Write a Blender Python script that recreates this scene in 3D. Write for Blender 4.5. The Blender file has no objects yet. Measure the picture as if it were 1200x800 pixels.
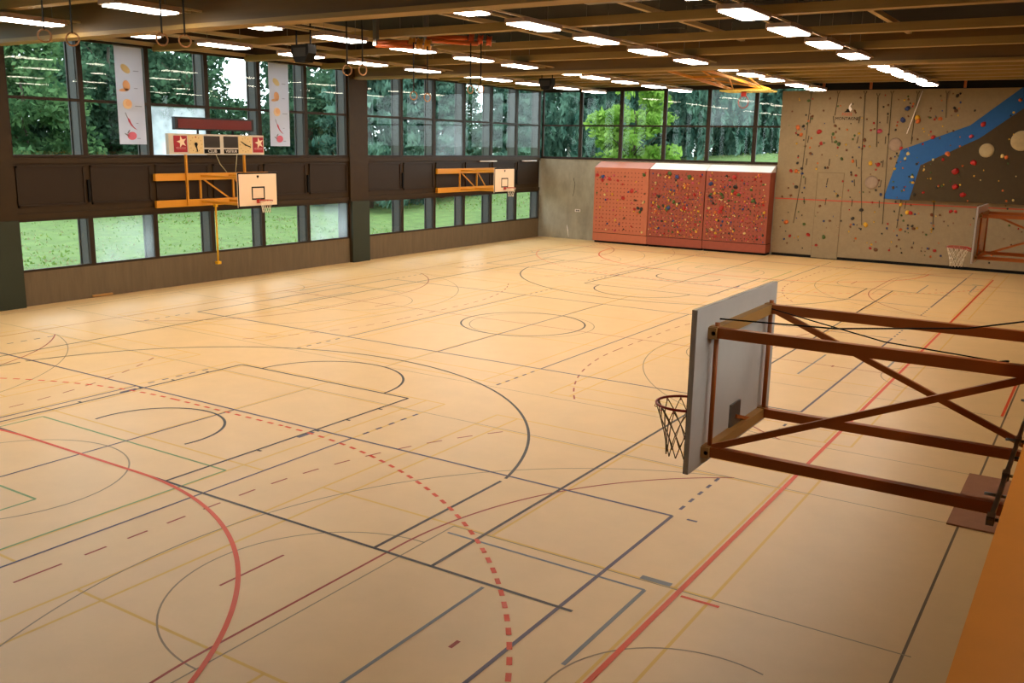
import bpy, math, random
from mathutils import Vector, Matrix
random.seed(7)
PI = math.pi
scene = bpy.context.scene
COL = scene.collection

# ------------------------------------------------------------------ materials
def lin(c):
    return tuple(((v / 255.0) / 12.92 if v / 255.0 <= 0.04045 else ((v / 255.0 + 0.055) / 1.055) ** 2.4) for v in c)

MATS = {}
def mat(name, rgb, rough=0.6, metal=0.0, var=0.0, scale=6.0, bump=0.0, stretch=None, spec=None):
    """principled surface; var = strength of a noise variation of the colour."""
    m = bpy.data.materials.new(name); m.use_nodes = True
    nt = m.node_tree; b = nt.nodes['Principled BSDF']
    c = lin(rgb)
    b.inputs['Base Color'].default_value = (*c, 1)
    b.inputs['Roughness'].default_value = rough
    b.inputs['Metallic'].default_value = metal
    if spec is not None: b.inputs['Specular IOR Level'].default_value = spec
    if var or bump:
        tc = nt.nodes.new('ShaderNodeTexCoord'); mp = nt.nodes.new('ShaderNodeMapping')
        nt.links.new(tc.outputs['Object'], mp.inputs['Vector'])
        if stretch: mp.inputs['Scale'].default_value = stretch
        nz = nt.nodes.new('ShaderNodeTexNoise'); nz.inputs['Scale'].default_value = scale
        nz.inputs['Detail'].default_value = 6; nz.inputs['Roughness'].default_value = 0.65
        nt.links.new(mp.outputs['Vector'], nz.inputs['Vector'])
        if var:
            rp = nt.nodes.new('ShaderNodeValToRGB')
            rp.color_ramp.elements[0].position = 0.3; rp.color_ramp.elements[1].position = 0.7
            rp.color_ramp.elements[0].color = (*[max(0, v * (1 - var)) for v in c], 1)
            rp.color_ramp.elements[1].color = (*[min(1, v * (1 + var)) for v in c], 1)
            nt.links.new(nz.outputs['Fac'], rp.inputs['Fac'])
            nt.links.new(rp.outputs['Color'], b.inputs['Base Color'])
        if bump:
            bp = nt.nodes.new('ShaderNodeBump'); bp.inputs['Strength'].default_value = bump
            bp.inputs['Distance'].default_value = 0.02
            nt.links.new(nz.outputs['Fac'], bp.inputs['Height'])
            nt.links.new(bp.outputs['Normal'], b.inputs['Normal'])
    MATS[name] = m
    return m

def emit(name, rgb, strength):
    m = bpy.data.materials.new(name); m.use_nodes = True
    nt = m.node_tree; nt.nodes.clear()
    o = nt.nodes.new('ShaderNodeOutputMaterial'); e = nt.nodes.new('ShaderNodeEmission')
    e.inputs['Color'].default_value = (*rgb, 1); e.inputs['Strength'].default_value = strength
    nt.links.new(e.outputs[0], o.inputs['Surface'])
    return m

def glass_mat():
    m = bpy.data.materials.new('window_glass'); m.use_nodes = True
    nt = m.node_tree; nt.nodes.clear()
    o = nt.nodes.new('ShaderNodeOutputMaterial')
    t = nt.nodes.new('ShaderNodeBsdfTransparent'); t.inputs['Color'].default_value = (0.93, 0.98, 0.96, 1)
    g = nt.nodes.new('ShaderNodeBsdfGlossy'); g.inputs['Roughness'].default_value = 0.012
    lw = nt.nodes.new('ShaderNodeLayerWeight'); lw.inputs['Blend'].default_value = 0.5
    pw = nt.nodes.new('ShaderNodeMath'); pw.operation = 'POWER'; pw.inputs[1].default_value = 5.0
    f = nt.nodes.new('ShaderNodeMath'); f.operation = 'MULTIPLY_ADD'; f.inputs[1].default_value = 0.6; f.inputs[2].default_value = 0.013
    nt.links.new(lw.outputs['Facing'], pw.inputs[0]); nt.links.new(pw.outputs[0], f.inputs[0])
    mx = nt.nodes.new('ShaderNodeMixShader')
    nt.links.new(f.outputs[0], mx.inputs[0]); nt.links.new(t.outputs[0], mx.inputs[1]); nt.links.new(g.outputs[0], mx.inputs[2])
    nt.links.new(mx.outputs[0], o.inputs['Surface'])
    return m

def fog_glass(name, amount):
    m = glass_mat(); m.name = name; nt = m.node_tree
    o = [n for n in nt.nodes if n.type == 'OUTPUT_MATERIAL'][0]; base = o.inputs['Surface'].links[0].from_socket
    tc = nt.nodes.new('ShaderNodeTexCoord'); nz = nt.nodes.new('ShaderNodeTexNoise'); nz.inputs['Scale'].default_value = 0.9; nz.inputs['Detail'].default_value = 5
    nt.links.new(tc.outputs['Object'], nz.inputs['Vector'])
    rp = nt.nodes.new('ShaderNodeValToRGB'); rp.color_ramp.elements[0].position = 0.3; rp.color_ramp.elements[1].position = 0.66
    rp.color_ramp.elements[0].color = (amount * .25, amount * .25, amount * .25, 1); rp.color_ramp.elements[1].color = (amount, amount, amount, 1)
    nt.links.new(nz.outputs['Fac'], rp.inputs['Fac'])
    d = nt.nodes.new('ShaderNodeBsdfTranslucent'); d.inputs['Color'].default_value = (0.86, 0.93, 0.98, 1)
    mx = nt.nodes.new('ShaderNodeMixShader')
    nt.links.new(rp.outputs['Color'], mx.inputs[0]); nt.links.new(base, mx.inputs[1]); nt.links.new(d.outputs[0], mx.inputs[2]); nt.links.new(mx.outputs[0], o.inputs['Surface'])
    return m

def leaf_mat(name, a, b, trans=0.35, k=0.7):
    m = bpy.data.materials.new(name); m.use_nodes = True
    nt = m.node_tree; nt.nodes.clear()
    o = nt.nodes.new('ShaderNodeOutputMaterial')
    tc = nt.nodes.new('ShaderNodeTexCoord'); nz = nt.nodes.new('ShaderNodeTexNoise'); nz.inputs['Scale'].default_value = 0.9
    nz.inputs['Detail'].default_value = 5
    nt.links.new(tc.outputs['Object'], nz.inputs['Vector'])
    rp = nt.nodes.new('ShaderNodeValToRGB')
    rp.color_ramp.elements[0].position = 0.35; rp.color_ramp.elements[1].position = 0.68
    rp.color_ramp.elements[0].color = (*[v * k for v in lin(a)], 1); rp.color_ramp.elements[1].color = (*[v * k for v in lin(b)], 1)
    nt.links.new(nz.outputs['Fac'], rp.inputs['Fac'])
    d = nt.nodes.new('ShaderNodeBsdfDiffuse'); t = nt.nodes.new('ShaderNodeBsdfTranslucent')
    nt.links.new(rp.outputs['Color'], d.inputs['Color']); nt.links.new(rp.outputs['Color'], t.inputs['Color'])
    mx = nt.nodes.new('ShaderNodeMixShader'); mx.inputs[0].default_value = trans
    nt.links.new(d.outputs[0], mx.inputs[1]); nt.links.new(t.outputs[0], mx.inputs[2])
    nt.links.new(mx.outputs[0], o.inputs['Surface'])
    return m

M = dict(
    floor=mat('floor_linoleum', (224, 185, 126), 0.38, var=0.04, scale=1.3, spec=0.55),
    concrete=mat('raw_concrete', (150, 142, 122), 0.8, var=0.28, scale=1.4, bump=0.25, stretch=(1, 1, 0.5)),
    concrete_warm=mat('board_marked_concrete', (104, 87, 62), 0.8, var=0.12, scale=2.2, bump=0.25, stretch=(1, 3, 0.4)),
    brown=mat('dark_brown_panel', (53, 37, 15), 0.5, spec=0.25, var=0.14, scale=3),
    brown_frame=mat('dark_brown_frame', (44, 31, 18), 0.5, spec=0.25),
    fin=mat('grey_outer_fin', (60, 56, 54), 0.6),
    steel=mat('grey_steel', (132, 130, 126), 0.35, 0.8),
    green_pad=mat('dark_green_pad', (34, 42, 24), 0.6),
    black=mat('matt_black', (9, 8, 8), 0.7, spec=0.2),
    ceil=mat('ceiling_black', (11, 8, 6), 0.9),
    wood=mat('glued_timber', (152, 124, 68), 0.55, var=0.12, scale=2.5, stretch=(0.3, 4, 4)),
    girder=mat('girder_timber_shaded', (112, 84, 40), 0.55, var=0.10, scale=2.5, stretch=(0.3, 4, 4)),  # same wood as the beams, shade on girder sides put into the colour
    lamp_body=mat('lamp_housing', (164, 136, 116), 0.4),
    rail_paint=mat('lamp_rail', (190, 170, 130), 0.4),
    lamp=emit('lamp_diffuser', (1.0, 0.84, 0.67), 34.0),
    glass=glass_mat(),
    orange=mat('orange_steel', (210, 142, 34), 0.45),
    rust=mat('red_brown_steel', (172, 92, 32), 0.45),
    tan_bar=mat('tan_timber_bar', (176, 130, 70), 0.5),
    board_back=mat('grey_white_board', (196, 192, 186), 0.5, var=0.03),
    board_front=mat('cream_board', (236, 206, 172), 0.5),
    rim=mat('rim_red', (176, 40, 24), 0.4),
    net=mat('net_cord', (226, 214, 190), 0.8),
    net_dark=mat('net_cord_old', (120, 96, 62), 0.8),
    parapet=mat('orange_parapet', (228, 134, 0), 0.5, var=0.04),
    mat_brown=mat('brown_mat', (152, 98, 62), 0.8, var=0.08, scale=8),
    cab=mat('terracotta_panel', (180, 100, 66), 0.55, var=0.06),
    cab_dark=mat('terracotta_panel_red', (146, 68, 44), 0.55, var=0.08),
    white=mat('white_laminate', (236, 226, 216), 0.5),
    climb=mat('climbing_panel_grey', (142, 124, 94), 0.85, var=0.08, scale=5, bump=0.3),
    climb_dark=mat('climbing_panel_umber', (66, 52, 28), 0.85, var=0.10, scale=5, bump=0.3),
    climb_blue=mat('climbing_panel_blue', (30, 88, 148), 0.8, var=0.06),
    disc=mat('volume_grey', (150, 128, 108), 0.85, var=0.1),
    disc_light=mat('volume_sand', (180, 160, 118), 0.85, var=0.1),
    red_line=mat('red_tape', (196, 60, 34), 0.6),
    rope=mat('dark_rope', (70, 58, 40), 0.9),
    strap=mat('black_strap', (22, 18, 14), 0.8),
    ringwood=mat('ring_timber', (186, 134, 84), 0.45),
    banner=leaf_mat('banner_cloth', (222, 222, 232), (228, 228, 238), 0.5, 0.9),
    led=mat('led_screen', (104, 22, 15), 0.3, var=0.1, scale=40),
    ledframe=mat('led_frame', (18, 16, 20), 0.4),
    score=mat('score_case', (208, 198, 180), 0.5),
    clock=mat('clock_face', (226, 196, 138), 0.5),
    sponsor=mat('sponsor_red', (158, 16, 34), 0.5),
    grass=mat('lawn_grass', (86, 108, 52), 0.9, var=0.3, scale=1.6, bump=0.6),
    bark=mat('tree_bark', (70, 60, 48), 0.9, var=0.3, scale=4),
    birch=mat('birch_bark', (206, 204, 196), 0.8, var=0.25, scale=3),
    leaf_dark=leaf_mat('leaf_dark_green', (46, 76, 58), (106, 140, 108)),
    leaf_mid=leaf_mat('leaf_mid_green', (60, 96, 64), (124, 160, 106)),
    leaf_blue=leaf_mat('leaf_blue_green', (66, 104, 92), (134, 172, 150)),
    leaf_bright=leaf_mat('leaf_bright_green', (84, 128, 40), (172, 206, 104), 0.5, 0.95),
)

# ------------------------------------------------------------------ mesh builder
ORG = {}
def V3(p): return Vector(p)

class MB:
    def __init__(s): s.v = []; s.f = []; s.mi = []; s.cur = 0; s.smooth = []
    def m(s, i): s.cur = i; return s
    def add(s, vs, fs, smooth=False):
        n = len(s.v); s.v += [tuple(v) for v in vs]
        for f in fs:
            s.f.append(tuple(i + n for i in f)); s.mi.append(s.cur); s.smooth.append(smooth)
        return s
    def box(s, x0, x1, y0, y1, z0, z1, bev=0.0):
        if x0 > x1: x0, x1 = x1, x0
        if y0 > y1: y0, y1 = y1, y0
        if z0 > z1: z0, z1 = z1, z0
        return s.add([(x0, y0, z0), (x1, y0, z0), (x1, y1, z0), (x0, y1, z0), (x0, y0, z1), (x1, y0, z1), (x1, y1, z1), (x0, y1, z1)],
                     [(0, 3, 2, 1), (4, 5, 6, 7), (0, 1, 5, 4), (1, 2, 6, 5), (2, 3, 7, 6), (3, 0, 4, 7)])
    def bar(s, p, q, w, h, up=(0, 0, 1)):
        p, q = V3(p), V3(q); d = (q - p).normalized(); u = V3(up)
        if abs(d.dot(u)) > 0.98: u = V3((0, 1, 0))
        r = d.cross(u).normalized(); u = r.cross(d).normalized()
        a, b = r * w / 2, u * h / 2
        return s.add([p - a - b, p + a - b, p + a + b, p - a + b, q - a - b, q + a - b, q + a + b, q - a + b],
                     [(0, 1, 2, 3), (7, 6, 5, 4), (4, 5, 1, 0), (5, 6, 2, 1), (6, 7, 3, 2), (7, 4, 0, 3)])
    def tube(s, pts, r, n=8, closed=False):
        pts = [V3(p) for p in pts]; k = len(pts); rings = []
        rr = r if isinstance(r, (list, tuple)) else [r] * k
        prev = None
        for i in range(k):
            if closed: d = (pts[(i + 1) % k] - pts[i - 1]).normalized()
            else: d = (pts[min(i + 1, k - 1)] - pts[max(i - 1, 0)]).normalized()
            if prev is None:
                u = V3((0, 0, 1)) if abs(d.z) < 0.95 else V3((0, 1, 0))
            else: u = prev
            a = d.cross(u).normalized(); u = a.cross(d).normalized(); prev = u
            rings.append([pts[i] + (a * math.cos(2 * PI * j / n) + u * math.sin(2 * PI * j / n)) * rr[i] for j in range(n)])
        vs = [v for ring in rings for v in ring]; fs = []
        for i in range(k if closed else k - 1):
            i2 = (i + 1) % k
            for j in range(n):
                j2 = (j + 1) % n
                fs.append((i * n + j, i * n + j2, i2 * n + j2, i2 * n + j))
        if not closed:
            fs.append(tuple(range(n - 1, -1, -1))); fs.append(tuple((k - 1) * n + j for j in range(n)))
        return s.add(vs, fs, True)
    def torus(s, c, axis, R, r, n=24, m=8):
        c = V3(c); ax = V3(axis).normalized(); u = ax.orthogonal().normalized(); w = ax.cross(u)
        return s.tube([c + (u * math.cos(2 * PI * i / n) + w * math.sin(2 * PI * i / n)) * R for i in range(n)], r, m, True)
    def cyl(s, c, axis, r, h, n=20):
        c = V3(c); ax = V3(axis).normalized()
        return s.tube([c - ax * h / 2, c + ax * h / 2], r, n)
    def prism(s, poly, off):
        """polygon (3-D points) pushed along off."""
        o = V3(off); n = len(poly); a = [V3(p) for p in poly]; b = [p + o for p in a]
        fs = [tuple(range(n)), tuple(range(2 * n - 1, n - 1, -1))]
        for i in range(n): fs.append((i, i + n, (i + 1) % n + n, (i + 1) % n)[::-1])
        return s.add(a + b, fs)
    def quad(s, a, b, c, d): return s.add([a, b, c, d], [(0, 1, 2, 3)])
    def blob(s, c, r, seed=0, n=6, flat=(1, 1, 1)):
        rnd = random.Random(seed); vs = []; fs = []; rows = 4
        vs.append((c[0], c[1], c[2] + r * flat[2]))
        for i in range(1, rows):
            t = PI * i / rows
            for j in range(n):
                p = 2 * PI * j / n + 0.4 * i; k = r * rnd.uniform(0.75, 1.2)
                vs.append((c[0] + k * math.sin(t) * math.cos(p) * flat[0], c[1] + k * math.sin(t) * math.sin(p) * flat[1], c[2] + k * math.cos(t) * flat[2]))
        vs.append((c[0], c[1], c[2] - r * flat[2]))
        for j in range(n): fs.append((0, 1 + j, 1 + (j + 1) % n))
        for i in range(rows - 2):
            for j in range(n):
                a = 1 + i * n; fs.append((a + j, a + n + j, a + n + (j + 1) % n, a + (j + 1) % n))
        a = 1 + (rows - 2) * n
        for j in range(n): fs.append((a + j, a + n, a + (j + 1) % n))
        return s.add(vs, fs, True)
    def mesh(s, name, mats, org=(0, 0, 0)):
        me = bpy.data.meshes.new(name); o = V3(org)
        me.from_pydata([tuple(V3(v) - o) for v in s.v], [], s.f)
        for mm in (mats if isinstance(mats, (list, tuple)) else [mats]): me.materials.append(mm)
        me.polygons.foreach_set('material_index', s.mi)
        me.polygons.foreach_set('use_smooth', s.smooth)
        me.update()
        return me
    def build(s, name, mats, parent=None, org=None):
        if parent is not None: org = ORG[parent]
        elif org is None: org = (0, 0, 0)
        o = bpy.data.objects.new(name, s.mesh(name, mats, org)); COL.objects.link(o)
        if parent is not None: o.parent = parent
        else: o.location = org
        ORG[o] = org
        return o

def empty(name, loc, label=None, cat=None, group=None):
    o = bpy.data.objects.new(name, None); COL.objects.link(o); o.location = loc; ORG[o] = tuple(loc)
    o.empty_display_size = 0.1
    tag(o, label, cat, group)
    return o
def tag(o, label=None, cat=None, group=None, kind=None):
    if label: o['label'] = label
    if cat: o['category'] = cat
    if group: o['group'] = group
    if kind: o['kind'] = kind
    return o
def struct(o, label=None): 
    o['kind'] = 'structure'
    if label: o['label'] = label
    return o
def copy_tree(o, loc=None):
    c = o.copy(); COL.objects.link(c)
    if loc is not None: c.location = loc
    for ch in list(o.children):
        k = ch.copy(); COL.objects.link(k); k.parent = c
        for g in list(ch.children):
            h = g.copy(); COL.objects.link(h); h.parent = k
    return c

def text_mesh(name, body, size, material, parent, origin, xdir, ydir, depth=0.004, align='CENTER'):
    """raised lettering: origin = centre, xdir / ydir = reading and up directions."""
    cu = bpy.data.curves.new(name, 'FONT'); cu.body = body; cu.size = size; cu.extrude = depth
    cu.align_x = align; cu.align_y = 'CENTER'; cu.resolution_u = 2
    tmp = bpy.data.objects.new(name + '_curve', cu); COL.objects.link(tmp)
    bpy.context.view_layer.update()
    me = bpy.data.meshes.new_from_object(tmp.evaluated_get(bpy.context.evaluated_depsgraph_get()))
    bpy.data.objects.remove(tmp); bpy.data.curves.remove(cu)
    x = V3(xdir).normalized(); y = V3(ydir).normalized(); z = x.cross(y)
    o0 = V3(ORG[parent])
    mt = Matrix((( x.x, y.x, z.x, origin[0] - o0.x), (x.y, y.y, z.y, origin[1] - o0.y), (x.z, y.z, z.z, origin[2] - o0.z), (0, 0, 0, 1)))
    me.transform(mt); me.materials.clear(); me.materials.append(material); me.name = name
    o = bpy.data.objects.new(name, me); COL.objects.link(o); o.parent = parent; ORG[o] = ORG[parent]
    return o

# ------------------------------------------------------------------ layout (metres): X across, Y towards the climbing wall
XL, XR, YF, YN = -13.32, 13.80, 23.07, -24.0
SILL, HEAD1, SILL2, HEAD2, TRANSOM = 1.03, 2.62, 4.45, 8.02, 6.17
COLS_A = [-7.15 + 2.4 * i for i in range(7)]
COLS_B = [8.38 + 2.42 * i for i in range(7)]
COLS_N = [-22.9 + 2.42 * i for i in range(7)]

# ------------------------------------------------------------------ floor with its court lines
LC = dict(black=(58, 46, 38), slate=(86, 74, 92), red=(220, 68, 6), thinred=(160, 58, 30), grey=(150, 126, 92), yellow=(222, 176, 84),
          green=(118, 150, 88), bluegrey=(118, 120, 122), seam=(104, 80, 52))
FM = [M['floor']] + [mat('court_line_' + k, v, 0.42, spec=0.25) for k, v in LC.items()]
LI = {k: i + 1 for i, k in enumerate(LC)}
LZ = {k: 0.0008 + 0.0004 * i for i, k in enumerate(['seam', 'yellow', 'green', 'grey', 'bluegrey', 'thinred', 'slate', 'black', 'red'])}
fl = MB(); fl.box(XL - 0.2, XR + 0.1, YN, YF + 0.1, -0.2, 0)
def seg(x0, y0, x1, y1, w, col, dash=None):
    d = math.hypot(x1 - x0, y1 - y0); ux, uy = (x1 - x0) / d, (y1 - y0) / d; nx, ny = -uy * w / 2, ux * w / 2; z = LZ[col]
    fl.m(LI[col]); t = 0.0
    while t < d - 1e-6:
        e = d if dash is None else min(d, t + dash[0])
        a, b = (x0 + ux * t, y0 + uy * t), (x0 + ux * e, y0 + uy * e)
        fl.quad((a[0] - nx, a[1] - ny, z), (b[0] - nx, b[1] - ny, z), (b[0] + nx, b[1] + ny, z), (a[0] + nx, a[1] + ny, z))
        t = d if dash is None else e + dash[1]
def arc(cx, cy, r, a0, a1, w, col, dash=None, lim=None):
    fl.m(LI[col]); z = LZ[col]; step = 0.12 / r if dash is None else dash[0] / r; gap = 0 if dash is None else dash[1] / r
    if dash is None: n = max(8, int(abs(a1 - a0) / step)); step = abs(a1 - a0) / n
    a = a0
    while a < a1 - 1e-6:
        e = min(a1, a + step); am = (a + e) / 2
        if lim is None or lim(cx + r * math.cos(am), cy + r * math.sin(am)):
            p = [(cx + k * math.cos(t), cy + k * math.sin(t), z) for k, t in ((r - w / 2, a), (r + w / 2, a), (r + w / 2, e), (r - w / 2, e))]
            fl.quad(*p)
        a = e + gap
W5 = 0.05
for s in (1, -1):                                    # long basketball court
    seg(7.5 * s, -14.1, 7.5 * s, 14.1, W5, 'black')
    seg(-7.5 if s > 0 else -7.5, -14.1 * s, 9.47, -14.1 * s, W5, 'black')
    seg(-2.45, -8.3 * s, 2.45, -8.3 * s, W5, 'black')
    for k in (1, -1):
        seg(2.45 * k, -8.3 * s, 2.45 * k, -14.1 * s, W5, 'black')
        seg(6.58 * k, -14.1 * s, 6.58 * k, -11.15 * s, W5, 'black')
        for dy in (12.3, 10.95, 10.14, 9.23): seg(2.45 * k, -dy * s, 2.56 * k, -dy * s, W5, 'black')
        seg(2.5 * k, -11.42 * s, 2.5 * k, -11.04 * s, 0.10, 'slate')
    a = math.acos(6.58 / 6.75)
    arc(0, -8.3 * s, 1.8, 0 if s > 0 else PI, PI if s > 0 else 2 * PI, W5, 'black')
    arc(0, -12.53 * s, 6.75, a if s > 0 else PI + a, PI - a if s > 0 else 2 * PI - a, W5, 'black')
    arc(0, -12.55 * s, 1.27, -0.2 if s > 0 else PI - 0.2, PI + 0.2 if s > 0 else 2 * PI + 0.2, W5, 'black')
    # long handball court
    seg(-9.7 if s < 0 else 10.27, -20.1, -9.7 if s < 0 else 10.27, 20.1, 0.065 if s > 0 else 0.03, 'red' if s > 0 else 'thinred')
    seg(-9.7, -20.1 * s, 10.27, -20.1 * s, W5, 'red')
    for r, dsh, cl, w in ((6.0, None, 'red', 0.06), (9.0, (0.15, 0.14), 'red', 0.06)):
        ins = lambda x, y: -9.7 < x < 10.27
        seg(-1.2, (-20.1 + r) * s, 1.8, (-20.1 + r) * s, w, cl, dsh)
        if s > 0:
            arc(1.8, -20.1, r, 0, PI / 2, w, cl, dsh, ins); arc(-1.2, -20.1, r, PI / 2, PI, w, cl, dsh, ins)
        else:
            arc(1.8, 20.1, r, 1.5 * PI, 2 * PI, w, cl, dsh, ins); arc(-1.2, 20.1, r, PI, 1.5 * PI, w, cl, dsh, ins)
    # floorball creases
    for hw, y0, y1 in ((2.49, 13.26, 17.26), (1.25, 15.61, 16.61)):
        seg(0.32 - hw, -y0 * s, 0.32 + hw, -y0 * s, 0.04, 'green'); seg(0.32 - hw, -y1 * s, 0.32 + hw, -y1 * s, 0.04, 'green')
        for k in (-1, 1): seg(0.32 + hw * k, -y0 * s, 0.32 + hw * k, -y1 * s, 0.04, 'green')
arc(0, 0, 1.8, 0, 2 * PI, W5, 'black')
seg(-9.7, 0, 10.27, 0, 0.03, 'thinred')
CX = 0.3
for yc in (-15.4, 0.0, 15.4):                        # three cross courts
    for x in (CX - 9, CX + 9): seg(x, yc - 4.5, x, yc + 4.5, W5, 'slate')
    for k in (-1, 1):
        seg(CX - 9, yc + 4.5 * k, CX + 9, yc + 4.5 * k, W5, 'slate')
        for x in (CX - 9, CX - 3, CX + 3, CX + 9):
            seg(x, yc + 4.78 * k, x, yc + 6.4 * k, W5, 'slate', (0.16, 0.19))
    for x in (CX - 3, CX, CX + 3): seg(x, yc - 4.5, x, yc + 4.5, 0.04, 'slate')
    for k in (-1, 1):                                # cross handball
        gx = CX + 12.5 * k
        if k < 0: seg(gx, yc - 6.5, gx, yc + 6.5, 0.03, 'grey')
        ins = lambda x, y: abs(y - yc) < 6.5
        for r, dsh in ((6.0, None), (9.0, (0.3, 0.3))):
            seg(gx - r * k, yc - 1.5, gx - r * k, yc + 1.5, 0.035, 'thinred', dsh)
            if k > 0:
                arc(gx, yc + 1.5, r, PI / 2, PI, 0.035, 'thinred', dsh, ins); arc(gx, yc - 1.5, r, PI, 1.5 * PI, 0.035, 'thinred', dsh, ins)
            else:
                arc(gx, yc + 1.5, r, 0, PI / 2, 0.035, 'thinred', dsh, ins); arc(gx, yc - 1.5, r, 1.5 * PI, 2 * PI, 0.035, 'thinred', dsh, ins)
        seg(gx - 7 * k, yc - 0.5, gx - 7 * k, yc + 0.5, 0.035, 'thinred'); seg(gx - 4 * k, yc - 0.08, gx - 4 * k, yc + 0.08, 0.05, 'thinred')
        fx = gx - 5.8 * k                            # cross basketball
        seg(fx, yc - 2.45, fx, yc + 2.45, 0.02, 'grey')
        for j in (-1, 1): seg(fx, yc + 2.45 * j, gx, yc + 2.45 * j, 0.02, 'grey')
        arc(fx, yc, 1.8, PI / 2 if k > 0 else -PI / 2, 1.5 * PI if k > 0 else PI / 2, 0.022, 'grey')
        arc(gx - 1.55 * k, yc, 6.75, PI / 2 + 0.02 if k > 0 else -PI / 2 + 0.02, 1.5 * PI - 0.02 if k > 0 else PI / 2 - 0.02, 0.022, 'grey', None, ins)
        arc(gx - 1.55 * k, yc, 1.32, PI / 2 - 0.3 if k > 0 else -PI / 2 - 0.3, 1.5 * PI + 0.3 if k > 0 else PI / 2 + 0.3, 0.022, 'grey')
        bx = 9.92 if k > 0 else -9.32                # small blue grey box
        ix = 8.33 if k > 0 else -7.73
        seg(7.06 if k > 0 else -6.46, yc + 2.23, bx, yc + 2.23, 0.04, 'bluegrey'); seg(bx, yc + 2.23, bx, yc + 0.3, 0.05, 'bluegrey')
        seg(ix, yc + 1.21, ix, yc - 1.3, 0.045, 'bluegrey')
    for j in (-1, 1): seg(CX - 12.5, yc + 6.5 * j, CX + 12.4, yc + 6.5 * j, 0.018, 'grey')
    seg(CX, yc - 6.5, CX, yc - 4.5, 0.018, 'grey'); seg(CX, yc + 4.5, CX, yc + 6.5, 0.018, 'grey')
    arc(CX, yc, 1.8, 0, 2 * PI, 0.025, 'grey')
    seg(9.74, yc + 2.52, 10.13, yc + 2.52, 0.10, 'bluegrey'); seg(9.52, yc + 4.5, 9.67, yc + 4.5, W5, 'slate')
    seg(10.33, yc + 2.33, 10.79, yc + 2.33, 0.05, 'red')
    for bc in (-7.07, 0.25, 7.6):                    # badminton
        yn = yc + 0.5
        for dx in (-3.05, -2.59, 2.59, 3.05): seg(bc + dx, yn - 6.7, bc + dx, yn + 6.7, 0.04, 'yellow')
        for dy in (6.7, 5.94, 1.98):
            for k in (-1, 1): seg(bc - 3.05, yn + dy * k, bc + 3.05, yn + dy * k, 0.04, 'yellow')
        for k in (-1, 1): seg(bc, yn + 1.98 * k, bc, yn + 6.7 * k, 0.04, 'yellow')
seg(12.72, YN + 0.5, 12.72, YF - 0.8, 0.032, 'seam')
seg(12.66, -2.4, 12.66, 1.4, 0.05, 'red')
seg(-12.6, YN + 0.5, -12.6, YF - 0.8, 0.015, 'seam')
struct(fl.build('floor', FM), 'tan sports floor with coloured court lines')

# ------------------------------------------------------------------ walls
wl = MB()
for a, b in ((COLS_N[0], COLS_N[6]), (COLS_A[0], COLS_A[6]), (COLS_B[0], COLS_B[6])):
    wl.m(0).box(XL - 0.35, XL, a, b, -0.1, SILL)
    wl.m(1).box(XL - 0.30, XL - 0.03, a, b, HEAD1, SILL2)
    wl.m(1).box(XL - 0.30, XL, a, b, HEAD2, 9.3)
wall_left = struct(wl.build('wall_left', [M['concrete_warm'], M['brown']]), 'window wall with concrete plinth and dark brown panel band')
PIERS = ((COLS_N[6], COLS_A[0]), (COLS_A[6], COLS_B[0]), (-24.0, COLS_N[0]))
for a, b in PIERS:
    MB().box(XL - 0.5, XL + 0.10, a, b, -0.1, 9.3).build('column', M['brown'], wall_left)
    MB().box(XL + 0.10, XL + 0.17, a + 0.02, b - 0.02, 0.0, 2.60).build('column_pad', M['green_pad'], wall_left)
for cols in (COLS_A, COLS_B):
    for i in range(6):
        a, b = cols[i] + 0.10, cols[i + 1] - 0.10
        p = MB()
        x = XL - 0.03
        for q in ((a, b, 4.13, 4.19), (a, b, 2.98, 3.04), (a, a + 0.06, 2.98, 4.19), (b - 0.06, b, 2.98, 4.19)):
            p.box(x, x + 0.05, *q)
        p.box(x, x + 0.015, a + 0.06, b - 0.06, 3.04, 4.13)
        p.build('panel', M['brown_frame'], wall_left)
        if i in (0, 4): MB().box(XL, XL + 0.06, b + 0.06, b + 0.14, 3.05, 3.75).build('latch', M['black'], wall_left)
    MB().box(XL - 0.03, XL + 0.03, cols[0], cols[6], 4.27, 4.43).build('trim', M['brown'], wall_left)
    MB().box(XL - 0.03, XL + 0.03, cols[0], cols[6], HEAD1, 2.78).build('trim', M['brown'], wall_left)
for yy in (16.75, 18.6, 20.9):                        # light rods and latches on the panel band
    pass
WN = [0]
FOG = {('L', -2.35, 0): fog_glass('fogged_glass', 0.7), ('L', -4.75, 'low'): fog_glass('hazy_glass', 0.14), ('L', 4.85, 'low'): fog_glass('hazy_glass', 0.2),
       ('L', 13.22, 0): fog_glass('hazy_glass', 0.10), ('F', -3.6, 1): fog_glass('hazy_glass', 0.06)}
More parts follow.
